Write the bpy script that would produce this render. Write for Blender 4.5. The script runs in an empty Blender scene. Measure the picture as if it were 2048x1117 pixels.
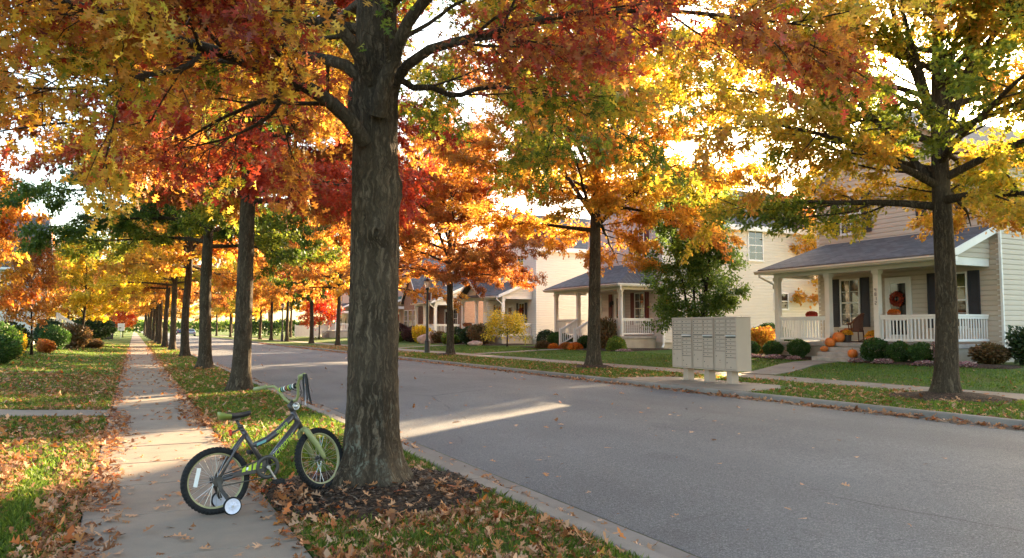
import bpy, math, random
import numpy as np
from mathutils import Vector, Matrix, noise

SC = bpy.context.scene
COL = SC.collection
PI = math.pi
rad = math.radians
SUN_AZ, SUN_EL = 60.6, 14.7

# ------------------------------------------------------------------ tagging and linking
def tag(o, label=None, cat=None, group=None, kind=None):
    if label: o['label'] = label
    if cat: o['category'] = cat
    if group: o['group'] = group
    if kind: o['kind'] = kind
    return o

def empty(name, loc=(0, 0, 0), rz=0.0, label=None, cat=None, group=None):
    o = bpy.data.objects.new(name, None)
    COL.objects.link(o)
    o.location = loc
    o.rotation_euler = (0, 0, rz)
    o.empty_display_size = 0.2
    return tag(o, label, cat, group)

def link(me, name, parent=None, world=False):
    """link a mesh; world=True: the mesh is in world coordinates although its parent stands elsewhere"""
    o = bpy.data.objects.new(name, me)
    COL.objects.link(o)
    if parent is not None:
        o.parent = parent
        if world:
            o.matrix_parent_inverse = Matrix.Translation(parent.location).inverted()
    return o

def copy_tree(o, parent=None):
    c = o.copy()
    COL.objects.link(c)
    if parent is not None:
        mpi = o.matrix_parent_inverse.copy()
        c.parent = parent
        c.matrix_parent_inverse = mpi
    for ch in [x for x in SC.objects if x.parent == o]:
        copy_tree(ch, c)
    return c

# ------------------------------------------------------------------ mesh builder
class MB:
    def __init__(s):
        s.v = []; s.f = []; s.mi = []; s.cur = 0
    def add(s, vs, fs):
        b = len(s.v)
        s.v.extend([tuple(p) for p in vs])
        for f in fs:
            s.f.append(tuple(i + b for i in f)); s.mi.append(s.cur)
        return s
    def box(s, x0, x1, y0, y1, z0, z1):
        v = [(x0,y0,z0),(x1,y0,z0),(x1,y1,z0),(x0,y1,z0),(x0,y0,z1),(x1,y0,z1),(x1,y1,z1),(x0,y1,z1)]
        return s.add(v, [(0,3,2,1),(4,5,6,7),(0,1,5,4),(1,2,6,5),(2,3,7,6),(3,0,4,7)])
    def obox(s, c, size, rot=None):
        hx, hy, hz = [q/2 for q in size]
        v = [Vector(p) for p in [(-hx,-hy,-hz),(hx,-hy,-hz),(hx,hy,-hz),(-hx,hy,-hz),(-hx,-hy,hz),(hx,-hy,hz),(hx,hy,hz),(-hx,hy,hz)]]
        if rot is not None: v = [rot @ p for p in v]
        c = Vector(c)
        return s.add([p + c for p in v], [(0,3,2,1),(4,5,6,7),(0,1,5,4),(1,2,6,5),(2,3,7,6),(3,0,4,7)])
    def bar(s, p, q, w, h, up=(0,0,1)):
        p = Vector(p); q = Vector(q); d = q - p; L = d.length; d = d / L
        up = Vector(up)
        sd = d.cross(up)
        if sd.length < 1e-4: sd = d.cross(Vector((0,1,0)))
        sd.normalize(); u = sd.cross(d)
        m = Matrix((d, sd, u)).transposed()
        return s.obox((p+q)/2, (L, w, h), m)
    def tube(s, pts, rads, n=8, cap=True):
        pts = [Vector(p) for p in pts]
        if not hasattr(rads, '__len__'): rads = [rads]*len(pts)
        b = len(s.v); k = len(pts); prev = None
        for i, p in enumerate(pts):
            d = (pts[min(i+1,k-1)] - pts[max(i-1,0)])
            if d.length < 1e-9: d = Vector((0,0,1))
            d.normalize()
            if prev is None:
                a = Vector((1,0,0)) if abs(d.x) < .8 else Vector((0,1,0))
                u = d.cross(a).normalized()
            else:
                u = prev - d*prev.dot(d)
                if u.length < 1e-6: u = d.orthogonal()
                u.normalize()
            prev = u; w = d.cross(u)
            for j in range(n):
                t = 2*PI*j/n
                q = p + (u*math.cos(t) + w*math.sin(t))*rads[i]
                s.v.append((q.x,q.y,q.z))
        for i in range(k-1):
            for j in range(n):
                s.f.append((b+i*n+j, b+i*n+(j+1)%n, b+(i+1)*n+(j+1)%n, b+(i+1)*n+j)); s.mi.append(s.cur)
        if cap:
            s.f.append(tuple(b+j for j in reversed(range(n)))); s.mi.append(s.cur)
            s.f.append(tuple(b+(k-1)*n+j for j in range(n))); s.mi.append(s.cur)
        return s
    def lathe(s, prof, c=(0,0,0), n=20, mat=None, fn=None):
        """profile of (r, z) turned about z; mat: 3x3 rotation; fn(angle, r, z) -> r"""
        b = len(s.v); k = len(prof); c = Vector(c)
        for (r, z) in prof:
            for j in range(n):
                t = 2*PI*j/n
                rr = fn(t, r, z) if fn else r
                p = Vector((rr*math.cos(t), rr*math.sin(t), z))
                if mat is not None: p = mat @ p
                p += c
                s.v.append((p.x,p.y,p.z))
        for i in range(k-1):
            for j in range(n):
                s.f.append((b+i*n+j, b+i*n+(j+1)%n, b+(i+1)*n+(j+1)%n, b+(i+1)*n+j)); s.mi.append(s.cur)
        if prof[0][0] > 1e-5: s.f.append(tuple(b+j for j in reversed(range(n)))); s.mi.append(s.cur)
        if prof[-1][0] > 1e-5: s.f.append(tuple(b+(k-1)*n+j for j in range(n))); s.mi.append(s.cur)
        return s
    def torus(s, c, R, r, axis='y', n=40, m=10, rz=None):
        b = len(s.v); rz = rz or r; c = Vector(c)
        for i in range(n):
            t = 2*PI*i/n
            for j in range(m):
                q = 2*PI*j/m
                rr = R + r*math.cos(q); h = rz*math.sin(q)
                if axis == 'y': p = (rr*math.cos(t), h, rr*math.sin(t))
                elif axis == 'x': p = (h, rr*math.cos(t), rr*math.sin(t))
                else: p = (rr*math.cos(t), rr*math.sin(t), h)
                s.v.append((p[0]+c.x, p[1]+c.y, p[2]+c.z))
        for i in range(n):
            for j in range(m):
                s.f.append((b+i*m+j, b+((i+1)%n)*m+j, b+((i+1)%n)*m+(j+1)%m, b+i*m+(j+1)%m)); s.mi.append(s.cur)
        return s
    def prism(s, poly, off):
        n = len(poly); off = Vector(off)
        a = [Vector(p) for p in poly]; bb = [p + off for p in a]
        fs = [tuple(range(n)), tuple(n + i for i in reversed(range(n)))]
        for i in range(n):
            j = (i+1) % n
            fs.append((j, i, n+i, n+j))
        return s.add(a + bb, fs)
    def build(s, name, mat, parent=None, world=False, smooth=False, bevel=0, org=None, seg=2):
        me = bpy.data.meshes.new(name)
        v = s.v
        if org is not None: v = [(p[0]-org[0], p[1]-org[1], p[2]-org[2]) for p in v]
        me.from_pydata(v, [], s.f)
        mats = mat if isinstance(mat, (list, tuple)) else [mat]
        for m in mats: me.materials.append(m)
        if len(mats) > 1: me.polygons.foreach_set('material_index', s.mi)
        if smooth: me.polygons.foreach_set('use_smooth', [True]*len(me.polygons))
        me.update()
        o = link(me, name, parent, world)
        if org is not None: o.location = org
        if bevel:
            b = o.modifiers.new('bevel', 'BEVEL'); b.width = bevel; b.segments = seg; b.limit_method = 'ANGLE'; b.angle_limit = rad(40)
        return o

# ------------------------------------------------------------------ materials
class NT:
    def __init__(s, name):
        s.m = bpy.data.materials.new(name); s.m.use_nodes = True
        s.t = s.m.node_tree; s.t.nodes.clear()
        s.out = s.n('ShaderNodeOutputMaterial')
    def n(s, typ, **kw):
        x = s.t.nodes.new(typ)
        for k, v in kw.items(): setattr(x, k, v)
        return x
    def l(s, a, b): s.t.links.new(a, b)
    def math(s, op, a, b=None):
        x = s.n('ShaderNodeMath', operation=op)
        for i, q in enumerate((a, b)):
            if q is None: continue
            if isinstance(q, (int, float)): x.inputs[i].default_value = q
            else: s.l(q, x.inputs[i])
        return x.outputs[0]
    def ramp(s, fac, stops, interp='LINEAR'):
        r = s.n('ShaderNodeValToRGB'); e = r.color_ramp.elements; r.color_ramp.interpolation = interp
        while len(e) < len(stops): e.new(0.5)
        for i, (p, c) in enumerate(stops):
            e[i].position = p; e[i].color = (c[0], c[1], c[2], 1)
        s.l(fac, r.inputs[0]); return r.outputs[0]
    def noise(s, scale, vec=None, detail=4, rough=.55, dist=0.0):
        x = s.n('ShaderNodeTexNoise'); x.inputs['Scale'].default_value = scale
        x.inputs['Detail'].default_value = detail; x.inputs['Roughness'].default_value = rough; x.inputs['Distortion'].default_value = dist
        if vec is not None: s.l(vec, x.inputs['Vector'])
        return x.outputs['Fac']
    def voro(s, scale, vec=None, feature='F1', out='Distance', rnd=1.0):
        x = s.n('ShaderNodeTexVoronoi', feature=feature); x.inputs['Scale'].default_value = scale; x.inputs['Randomness'].default_value = rnd
        if vec is not None: s.l(vec, x.inputs['Vector'])
        return x.outputs[out]
    def obj(s): return s.n('ShaderNodeTexCoord').outputs['Object']
    def pos(s): return s.n('ShaderNodeNewGeometry').outputs['Position']
    def scale(s, vec, sc):
        x = s.n('ShaderNodeMapping'); x.inputs['Scale'].default_value = sc; s.l(vec, x.inputs['Vector']); return x.outputs[0]
    def mix(s, fac, a, b, blend='MIX'):
        x = s.n('ShaderNodeMix', data_type='RGBA', blend_type=blend)
        for sock, q in ((x.inputs[0], fac), (x.inputs[6], a), (x.inputs[7], b)):
            if isinstance(q, (int, float)): sock.default_value = q
            elif isinstance(q, tuple): sock.default_value = (q[0], q[1], q[2], 1)
            else: s.l(q, sock)
        return x.outputs[2]
    def bump(s, h, strength=.3, dist=.01, nrm=None):
        x = s.n('ShaderNodeBump'); x.inputs['Strength'].default_value = strength; x.inputs['Distance'].default_value = dist
        s.l(h, x.inputs['Height'])
        if nrm is not None: s.l(nrm, x.inputs['Normal'])
        return x.outputs[0]
    def bsdf(s, col, rough=.6, spec=.3, metal=0.0, nrm=None, **kw):
        p = s.n('ShaderNodeBsdfPrincipled')
        def setin(sock, q):
            if isinstance(q, (int, float)): sock.default_value = q
            elif isinstance(q, tuple): sock.default_value = (q[0], q[1], q[2], 1)
            else: s.l(q, sock)
        setin(p.inputs['Base Color'], col); setin(p.inputs['Roughness'], rough)
        p.inputs['Specular IOR Level'].default_value = spec; p.inputs['Metallic'].default_value = metal
        for k, v in kw.items(): setin(p.inputs[k], v)
        if nrm is not None: s.l(nrm, p.inputs['Normal'])
        return p.outputs[0]
    def done(s, sh):
        s.l(sh, s.out.inputs['Surface']); return s.m

def plain(name, col, rough=.6, spec=.3, metal=0.0, var=.12, vs=3.0, bump=0.0, bs=60.0, **kw):
    t = NT(name); v = t.obj()
    f = t.noise(vs, v, 5)
    lo = tuple(c*(1-var) for c in col); hi = tuple(min(1, c*(1+var)) for c in col)
    c = t.ramp(f, [(.3, lo), (.7, hi)])
    nr = t.bump(t.noise(bs, v, 4), bump, .005) if bump else None
    return t.done(t.bsdf(c, rough, spec, metal, nr, **kw))

M = {}
M['white'] = plain('white_paint', (.74, .73, .71), .45, .3, var=.05)
M['trim'] = plain('cream_trim', (.66, .62, .56), .5, .3, var=.05)
M['siding_tan'] = plain('tan_vinyl_siding', (.52, .45, .375), .55, .3, var=.05, vs=1.2)
M['siding_cream'] = plain('cream_vinyl_siding', (.58, .535, .465), .55, .3, var=.04, vs=1.2)
M['siding_white'] = plain('white_vinyl_siding', (.64, .61, .55), .55, .3, var=.04, vs=1.2)
M['siding_pink'] = plain('dusty_pink_siding', (.52, .36, .32), .55, .3, var=.05, vs=1.2)
M['siding_mauve'] = plain('mauve_vinyl_siding', (.52, .44, .40), .55, .3, var=.05, vs=1.2)
M['shutter_dark'] = plain('charcoal_shutter_paint', (.035, .035, .045), .5, .3)
M['shutter_red'] = plain('maroon_shutter_paint', (.12, .025, .022), .5, .3)
M['door_dark'] = plain('dark_door_glass', (.02, .018, .018), .08, .9)
M['concrete_step'] = plain('step_concrete', (.34, .31, .28), .85, .2, var=.2, vs=4, bump=.2)
M['foundation'] = plain('foundation_concrete', (.40, .36, .29), .85, .2, var=.15, vs=2, bump=.2)
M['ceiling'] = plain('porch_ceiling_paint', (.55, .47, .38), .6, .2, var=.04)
M['black_metal'] = plain('black_painted_metal', (.015, .015, .017), .4, .5)
M['pumpkin'] = plain('pumpkin_skin', (.52, .135, .018), .5, .4, var=.3, vs=9)
M['pumpkin_stem'] = plain('pumpkin_stem', (.16, .12, .05), .8, .2)
M['wicker'] = plain('brown_wicker', (.12, .045, .025), .6, .3, var=.4, vs=60, bump=.6, bs=120)
M['cushion'] = plain('rust_cushion', (.50, .16, .05), .9, .1, var=.25, vs=14)
M['pillow'] = plain('cream_pillow', (.55, .43, .30), .9, .1, var=.2, vs=16)
M['terracotta'] = plain('terracotta', (.36, .13, .06), .8, .2, var=.2)
M['dark_pot'] = plain('dark_planter', (.05, .04, .035), .6, .3)
M['stone'] = plain('pinkish_boulder', (.36, .25, .20), .9, .2, var=.3, vs=5, bump=.6, bs=14)
M['mail'] = plain('putty_powder_coat', (.43, .335, .262), .5, .35, var=.03, vs=4, bump=.05, bs=200)
M['mail_dark'] = plain('dark_lock_metal', (.07, .065, .06), .4, .5)
M['mail_slot'] = plain('pale_slot_metal', (.66, .63, .58), .35, .5)
M['mail_mark_seam'] = plain('grey_sticker_and_seam_shade', (.15, .13, .11), .6, .2)  # number tags, and the dark painted in for door-gap shade
M['rubber'] = plain('black_rubber', (.014, .014, .015), .75, .25, var=.3, vs=40)
M['rim_olive'] = plain('olive_yellow_rim', (.33, .31, .16), .4, .4)
M['lime'] = plain('pale_lime_paint', (.26, .28, .12), .4, .4)
M['frame_grey'] = plain('dark_bronze_frame_paint', (.075, .066, .066), .32, .55, metal=.35)
M['steel'] = plain('scuffed_steel', (.55, .55, .55), .32, .5, metal=.9)
M['dark_steel'] = plain('dark_steel', (.06, .055, .05), .45, .5, metal=.5)
M['decal_lime'] = plain('bright_lime_decal', (.42, .56, .04), .4, .4)
M['saddle_lime'] = plain('olive_lime_vinyl', (.17, .20, .035), .5, .4)
M['decal_white'] = plain('white_decal', (.75, .76, .74), .4, .4)
M['decal_teal'] = plain('teal_decal', (.13, .30, .29), .4, .4)
M['saddle'] = plain('black_saddle_vinyl', (.018, .018, .02), .5, .4)
M['plastic_white'] = plain('white_plastic', (.62, .62, .70), .4, .4)
M['reflector'] = plain('red_reflector', (.55, .03, .02), .2, .6)
M['bin'] = plain('dark_grey_plastic', (.04, .045, .055), .5, .4)
M['hull_white'] = plain('white_vinyl_fence', (.74, .73, .70), .5, .3, var=.04)
M['red_paint'] = plain('red_paint', (.45, .04, .03), .5, .3)
M['yellow_sign'] = plain('pale_sign', (.75, .75, .72), .5, .3)
M['car_dark'] = plain('dark_blue_car_paint', (.02, .03, .06), .25, .6)
M['car_grey'] = plain('silver_car_paint', (.40, .41, .42), .3, .6, metal=.4)
M['curtain'] = plain('pale_curtain', (.42, .36, .28), .9, .1)

def glass_mat():
    t = NT('window_glass')
    nr = t.bump(t.noise(2.2, t.obj(), 2), .06, .05)
    return t.done(t.bsdf((.035, .03, .026), .04, 1.0, 0.0, nr, **{'Coat Weight': .6, 'Coat Roughness': .03}))
M['glass'] = glass_mat()

def lamp_glass():
    t = NT('lantern_glass')
    return t.done(t.bsdf((.62, .50, .42), .35, .5, 0.0, None, **{'Transmission Weight': .5}))
M['lamp_glass'] = lamp_glass()

def shingle(name, axis, col=(.098, .093, .096)):
    t = NT(name); p = t.pos()
    s = t.n('ShaderNodeSeparateXYZ'); t.l(p, s.inputs[0])
    c = t.n('ShaderNodeCombineXYZ')
    if axis == 'y': t.l(s.outputs[1], c.inputs[0]); t.l(s.outputs[0], c.inputs[1])   # eave along y
    else: t.l(s.outputs[0], c.inputs[0]); t.l(s.outputs[1], c.inputs[1])
    b = t.n('ShaderNodeTexBrick'); t.l(c.outputs[0], b.inputs['Vector'])
    b.inputs['Scale'].default_value = 1.0; b.inputs['Brick Width'].default_value = .30; b.inputs['Row Height'].default_value = .14
    b.inputs['Mortar Size'].default_value = .008; b.inputs['Mortar Smooth'].default_value = .2
    b.inputs['Color1'].default_value = (col[0]*.7, col[1]*.7, col[2]*.7, 1); b.inputs['Color2'].default_value = (col[0]*1.35, col[1]*1.35, col[2]*1.35, 1)
    b.inputs['Mortar'].default_value = (col[0]*.35, col[1]*.35, col[2]*.35, 1)
    n = t.noise(2.0, p, 6, .7)
    cc = t.mix(t.math('MULTIPLY', n, .55), b.outputs['Color'], (col[0]*1.5, col[1]*1.45, col[2]*1.4))
    nr = t.bump(b.outputs['Fac'], .5, .012)
    nr = t.bump(t.noise(160, p, 2), .25, .004, nr)
    return t.done(t.bsdf(cc, .9, .25, 0, nr))
M['roof_y'] = shingle('charcoal_shingles_front', 'y')
M['roof_x'] = shingle('charcoal_shingles_side', 'x')
M['roof_green'] = shingle('green_shingles', 'y', (.05, .10, .08))

def brick_mat():
    t = NT('red_brown_brick'); p = t.pos()
    s = t.n('ShaderNodeSeparateXYZ'); t.l(p, s.inputs[0])
    c = t.n('ShaderNodeCombineXYZ'); t.l(t.math('ADD', s.outputs[0], s.outputs[1]), c.inputs[0]); t.l(s.outputs[2], c.inputs[1])
    b = t.n('ShaderNodeTexBrick'); t.l(c.outputs[0], b.inputs['Vector'])
    b.inputs['Scale'].default_value = 1; b.inputs['Brick Width'].default_value = .22; b.inputs['Row Height'].default_value = .075; b.inputs['Mortar Size'].default_value = .008
    b.inputs['Color1'].default_value = (.24, .10, .07, 1); b.inputs['Color2'].default_value = (.36, .19, .14, 1); b.inputs['Mortar'].default_value = (.42, .36, .31, 1)
    cc = t.mix(t.math('MULTIPLY', t.noise(6, p, 3), .4), b.outputs['Color'], (.42, .28, .22))
    return t.done(t.bsdf(cc, .9, .2, 0, t.bump(b.outputs['Fac'], -.4, .006)))
M['brick'] = brick_mat()

def asphalt():
    t = NT('asphalt'); p = t.pos()
    n1 = t.noise(.30, p, 6, .6); g1 = t.noise(95, p, 3, .75); g2 = t.noise(34, p, 4, .7); n3 = t.noise(2.2, t.scale(p, (1.8, .30, 1)), 5)
    c = t.ramp(n1, [(.3, (.088, .089, .094)), (.7, (.150, .150, .152))])
    c = t.mix(t.math('MULTIPLY', n3, .5), c, (.082, .083, .088))
    # wheel paths and oil drips along the lanes
    s = t.n('ShaderNodeSeparateXYZ'); t.l(p, s.inputs[0])
    lane = t.math('SINE', t.math('MULTIPLY', s.outputs[0], 3.3))
    c = t.mix(t.math('MULTIPLY', t.math('MAXIMUM', lane, 0.0), .16), c, (.17, .168, .168))
    oil = t.ramp(t.noise(1.1, t.scale(p, (1.0, .7, 1)), 5, .65), [(.60, (0, 0, 0)), (.72, (.45, .45, .45))])
    c = t.mix(oil, c, (.060, .060, .064))
    sp = t.ramp(g1, [(.30, (.30, .30, .31)), (.50, (.95, .95, .95)), (.64, (1.9, 1.88, 1.85)), (.74, (3.2, 3.1, 3.0))])
    sp2 = t.ramp(g2, [(.32, (.62, .62, .63)), (.52, (1.0, 1.0, 1.0)), (.70, (1.5, 1.48, 1.46))])
    c = t.mix(.85, c, sp, 'MULTIPLY'); c = t.mix(.7, c, sp2, 'MULTIPLY')
    wob = t.n('ShaderNodeTexNoise'); wob.inputs['Scale'].default_value = 1.3; wob.inputs['Detail'].default_value = 6; t.l(p, wob.inputs['Vector'])
    def cracks(scale, w, gs, lo):
        v = t.voro(scale, t.mix(.16, p, wob.outputs['Color'], 'ADD'), 'DISTANCE_TO_EDGE')
        cf = t.ramp(v, [(.0, (1, 1, 1)), (w, (0, 0, 0))])
        return t.mix(1.0, cf, t.ramp(t.noise(gs, p, 3), [(lo, (0, 0, 0)), (lo+.05, (1, 1, 1))]), 'MULTIPLY')
    c = t.mix(t.mix(.25, cracks(.16, .0022, .22, .50), (0, 0, 0)), c, (.040, .040, .041))
    c = t.mix(t.mix(.45, cracks(.55, .004, .35, .60), (0, 0, 0)), c, (.040, .040, .042))
    nr = t.bump(g1, .7, .010); nr = t.bump(g2, .4, .012, nr)
    return t.done(t.bsdf(c, .80, .35, 0, nr))
M['asphalt'] = asphalt()

def concrete(name, base, dark, stain=.5, sc=1.0):
    t = NT(name); p = t.pos()
    n1 = t.noise(1.3*sc, p, 6, .65); n2 = t.noise(180, p, 3, .7); n3 = t.noise(7, p, 5)
    c = t.ramp(n1, [(.32, dark), (.68, base)])
    c = t.mix(t.math('MULTIPLY', n3, stain*.5), c, tuple(q*.6 for q in dark))
    sp = t.ramp(n2, [(.35, (.72, .72, .72)), (.6, (1.08, 1.08, 1.08))])
    c = t.mix(.6, c, sp, 'MULTIPLY')
    nr = t.bump(n2, .25, .003)
    return t.done(t.bsdf(c, .85, .25, 0, nr))
M['sidewalk'] = concrete('sidewalk_concrete', (.290, .238, .186), (.200, .164, .130))
M['curb'] = concrete('curb_concrete', (.26, .225, .195), (.16, .14, .12))

def lawn():
    t = NT('lawn_soil_and_turf'); p = t.pos()
    n1 = t.noise(.8, p, 5); n2 = t.noise(40, p, 4, .7); n3 = t.noise(.25, p, 3)
    c = t.ramp(n2, [(.3, (.026, .050, .008)), (.55, (.064, .120, .015)), (.75, (.115, .155, .026))])
    c = t.mix(t.ramp(n1, [(.45, (0, 0, 0)), (.75, (.7, .7, .7))]), c, (.13, .085, .028))
    nr = t.bump(n2, .8, .03)
    return t.done(t.bsdf(c, .9, .15, 0, nr))
M['lawn'] = lawn()

def mulch():
    t = NT('dark_bark_mulch'); p = t.pos()
    v = t.voro(38, t.mix(.03, p, t.n('ShaderNodeTexNoise').outputs['Color'], 'ADD'), 'F1', 'Color')
    g = t.n('ShaderNodeSeparateColor'); t.l(v, g.inputs[0])
    c = t.ramp(g.outputs[0], [(.0, (.020, .013, .009)), (.6, (.055, .034, .022)), (1.0, (.13, .085, .055))])
    nr = t.bump(t.noise(60, p, 4, .7), 1.0, .03)
    return t.done(t.bsdf(c, .95, .15, 0, nr))
M['mulch'] = mulch()

def bark(name, light, darkc, lichen=None, fscale=1.0):
    t = NT(name); o = t.obj()
    wob = t.n('ShaderNodeTexNoise'); wob.inputs['Scale'].default_value = 8; wob.inputs['Detail'].default_value = 4; t.l(o, wob.inputs['Vector'])
    v = t.mix(.10, o, wob.outputs['Color'], 'ADD')
    st = t.scale(v, (1, 1, .15))
    ed = t.voro(42*fscale, st, 'DISTANCE_TO_EDGE')
    n = t.noise(34*fscale, t.scale(v, (1, 1, .16)), 7, .7)
    big = t.noise(2.2, o, 4)
    rn = t.noise(17*fscale, t.scale(v, (1, 1, .11)), 8, .62, .4)
    rg_ = t.math('MINIMUM', t.math('MULTIPLY', t.math('ABSOLUTE', t.math('SUBTRACT', rn, .5)), 5.0), .8)
    h = t.math('ADD', t.math('ADD', t.math('MULTIPLY', t.math('MINIMUM', ed, .22), .62), t.math('MULTIPLY', n, .55)), t.math('MULTIPLY', rg_, .42))
    c = t.ramp(h, [(.25, tuple(q*.55 for q in darkc)), (.46, darkc), (.80, light)])
    c = t.mix(t.ramp(big, [(.4, (0, 0, 0)), (.75, (.5, .5, .5))]), c, tuple(q*.75 for q in light))
    if lichen:
        s = t.n('ShaderNodeSeparateXYZ'); t.l(o, s.inputs[0])
        lo = t.ramp(s.outputs[2], [(.02, (.4, .4, .4)), (.18, (.9, .9, .9)), (.40, (.7, .7, .7)), (.75, (0, 0, 0))])
        ln = t.ramp(t.noise(9, o, 6, .7), [(.52, (0, 0, 0)), (.60, (1, 1, 1))])
        fc = t.mix(1.0, t.mix(1.0, lo, ln, 'MULTIPLY'), t.ramp(h, [(.35, (0, 0, 0)), (.6, (.75, .75, .75))]), 'MULTIPLY')
        c = t.mix(fc, c, lichen)
    nr = t.bump(h, 1.0, .035)
    return t.done(t.bsdf(c, .92, .15, 0, nr))
M['bark_main'] = bark('furrowed_grey_brown_bark', (.190, .142, .096), (.052, .038, .025), (.20, .22, .175))
M['bark'] = bark('grey_brown_oak_bark', (.155, .116, .078), (.050, .037, .024), None, .9)
M['bark_dark'] = bark('dark_twig_bark', (.085, .062, .045), (.03, .022, .016), None, 1.5)

def leafmat(name, stops, trans=.52, tsat=1.04, tval=1.65, rough=.5, jitter=.26):
    """leaf blades: colour by two stored numbers per leaf (lr: the leaf's own, cl: its spray's)"""
    t = NT(name)
    a = t.n('ShaderNodeAttribute', attribute_name='lr').outputs['Fac']
    b = t.n('ShaderNodeAttribute', attribute_name='cl').outputs['Fac']
    oi = t.n('ShaderNodeObjectInfo').outputs['Random']
    f = t.math('ADD', t.math('MULTIPLY', a, jitter), t.math('MULTIPLY', b, 1 - jitter))
    f = t.math('ADD', f, t.math('MULTIPLY', t.math('SUBTRACT', oi, .5), .10))
    c = t.ramp(f, stops)
    v = t.math('ADD', .72, t.math('MULTIPLY', t.math('FRACT', t.math('MULTIPLY', a, 7.31)), .56))
    hs = t.n('ShaderNodeHueSaturation'); t.l(c, hs.inputs['Color']); t.l(v, hs.inputs['Value'])
    h2 = t.n('ShaderNodeHueSaturation'); t.l(hs.outputs[0], h2.inputs['Color']); h2.inputs['Saturation'].default_value = tsat; h2.inputs['Value'].default_value = tval
    p = t.bsdf(hs.outputs[0], rough, .35)
    tr = t.n('ShaderNodeBsdfTranslucent'); t.l(h2.outputs[0], tr.inputs['Color'])
    mx = t.n('ShaderNodeMixShader'); mx.inputs[0].default_value = trans
    t.l(p, mx.inputs[1]); t.l(tr.outputs[0], mx.inputs[2])
    return t.done(mx.outputs[0])

G0, G1, G2 = (.050, .085, .015), (.10, .14, .020), (.20, .215, .026)
YL, YO, OR, RU, RD, MR = (.50, .37, .055), (.49, .28, .048), (.43, .185, .042), (.28, .115, .038), (.36, .052, .030), (.18, .042, .032)
M['leaf_main'] = leafmat('oak_leaves_green_to_red', [(.04, G0), (.17, G1), (.28, G2), (.37, YL), (.49, YO), (.61, OR), (.76, RU), (.86, RD), (.97, MR)])
M['leaf_red'] = leafmat('oak_leaves_red', [(.03, G2), (.10, YL), (.20, OR), (.36, RU), (.52, RD), (.72, (.36, .055, .025)), (.92, MR)])
M['leaf_green'] = leafmat('oak_leaves_green', [(.1, G0), (.5, (.07, .11, .018)), (.75, G2), (.92, YL)])
M['leaf_mix'] = leafmat('oak_leaves_olive_and_amber', [(.02, G0), (.22, G1), (.40, G2), (.54, (.40, .30, .035)), (.70, YO), (.88, OR), (.97, RU)])
M['leaf_gold'] = leafmat('oak_leaves_gold', [(.01, G2), (.09, YL), (.42, YO), (.70, OR), (.9, RU)])
M['leaf_rust'] = leafmat('oak_leaves_rust', [(.05, YO), (.30, OR), (.6, RU), (.85, (.36, .10, .02)), (.97, RD)])
M['leaf_orange'] = leafmat('oak_leaves_orange', [(.05, YL), (.28, YO), (.60, OR), (.82, (.42, .11, .02)), (.97, RD)])
M['leaf_yellow'] = leafmat('leaves_yellow', [(.05, G1), (.18, G2), (.36, YL), (.75, (.56, .38, .03)), (.95, YO)])
M['leaf_scarlet'] = leafmat('leaves_scarlet', [(.05, OR), (.3, (.52, .09, .02)), (.6, (.50, .04, .025)), (.95, (.42, .025, .03))])
M['leaf_pear'] = leafmat('leaves_mid_green', [(.1, (.06, .10, .020)), (.55, (.11, .165, .028)), (.85, (.21, .25, .04)), (.97, YL)])
M['leaf_box'] = leafmat('boxwood_leaves', [(.1, (.016, .040, .007)), (.55, (.035, .080, .014)), (.85, (.08, .14, .026)), (.98, (.16, .20, .04))], trans=.3)
M['leaf_conifer'] = leafmat('dark_conifer_sprays', [(.1, (.012, .030, .010)), (.6, (.025, .05, .016)), (.95, (.05, .08, .02))], trans=.2)
M['leaf_purple'] = leafmat('purple_shrub_leaves', [(.1, (.035, .014, .016)), (.6, (.06, .022, .022)), (.95, (.10, .05, .03))], trans=.3)
M['leaf_brown'] = leafmat('brownish_shrub_leaves', [(.1, (.05, .06, .02)), (.5, (.11, .075, .03)), (.95, (.20, .10, .04))], trans=.35)
M['leaf_mum_o'] = leafmat('orange_mum_blooms', [(.1, (.35, .10, .02)), (.6, (.58, .16, .02)), (.95, (.62, .28, .04))], trans=.3)
M['leaf_mum_y'] = leafmat('yellow_mum_blooms', [(.1, (.10, .13, .02)), (.25, (.55, .28, .02)), (.95, (.66, .38, .03))], trans=.3)
M['leaf_mum_r'] = leafmat('red_blooms', [(.1, (.25, .035, .02)), (.6, (.42, .05, .02)), (.95, (.48, .13, .03))], trans=.3)
M['leaf_flower'] = leafmat('pink_and_white_blooms', [(.1, (.06, .08, .03)), (.4, (.30, .12, .14)), (.7, (.42, .24, .26)), (.95, (.62, .52, .44))], trans=.3, jitter=.9)
M['leaf_dry'] = leafmat('dry_fallen_oak_leaves', [(.05, (.14, .055, .024)), (.28, (.28, .115, .045)), (.50, (.40, .20, .095)), (.68, (.50, .31, .19)), (.83, (.42, .16, .035)), (.93, (.38, .07, .025)), (.99, (.50, .32, .04))], trans=.25, tval=1.3, jitter=.9, rough=.7)
M['grass'] = leafmat('grass_blades', [(.05, (.036, .066, .008)), (.5, (.075, .125, .014)), (.85, (.14, .18, .025)), (.97, (.28, .22, .07))], trans=.45, jitter=.7)
M['chips'] = leafmat('mulch_chips', [(.1, (.018, .012, .009)), (.6, (.06, .038, .025)), (.95, (.17, .12, .085))], trans=.0, jitter=.9, rough=.9)

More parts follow.
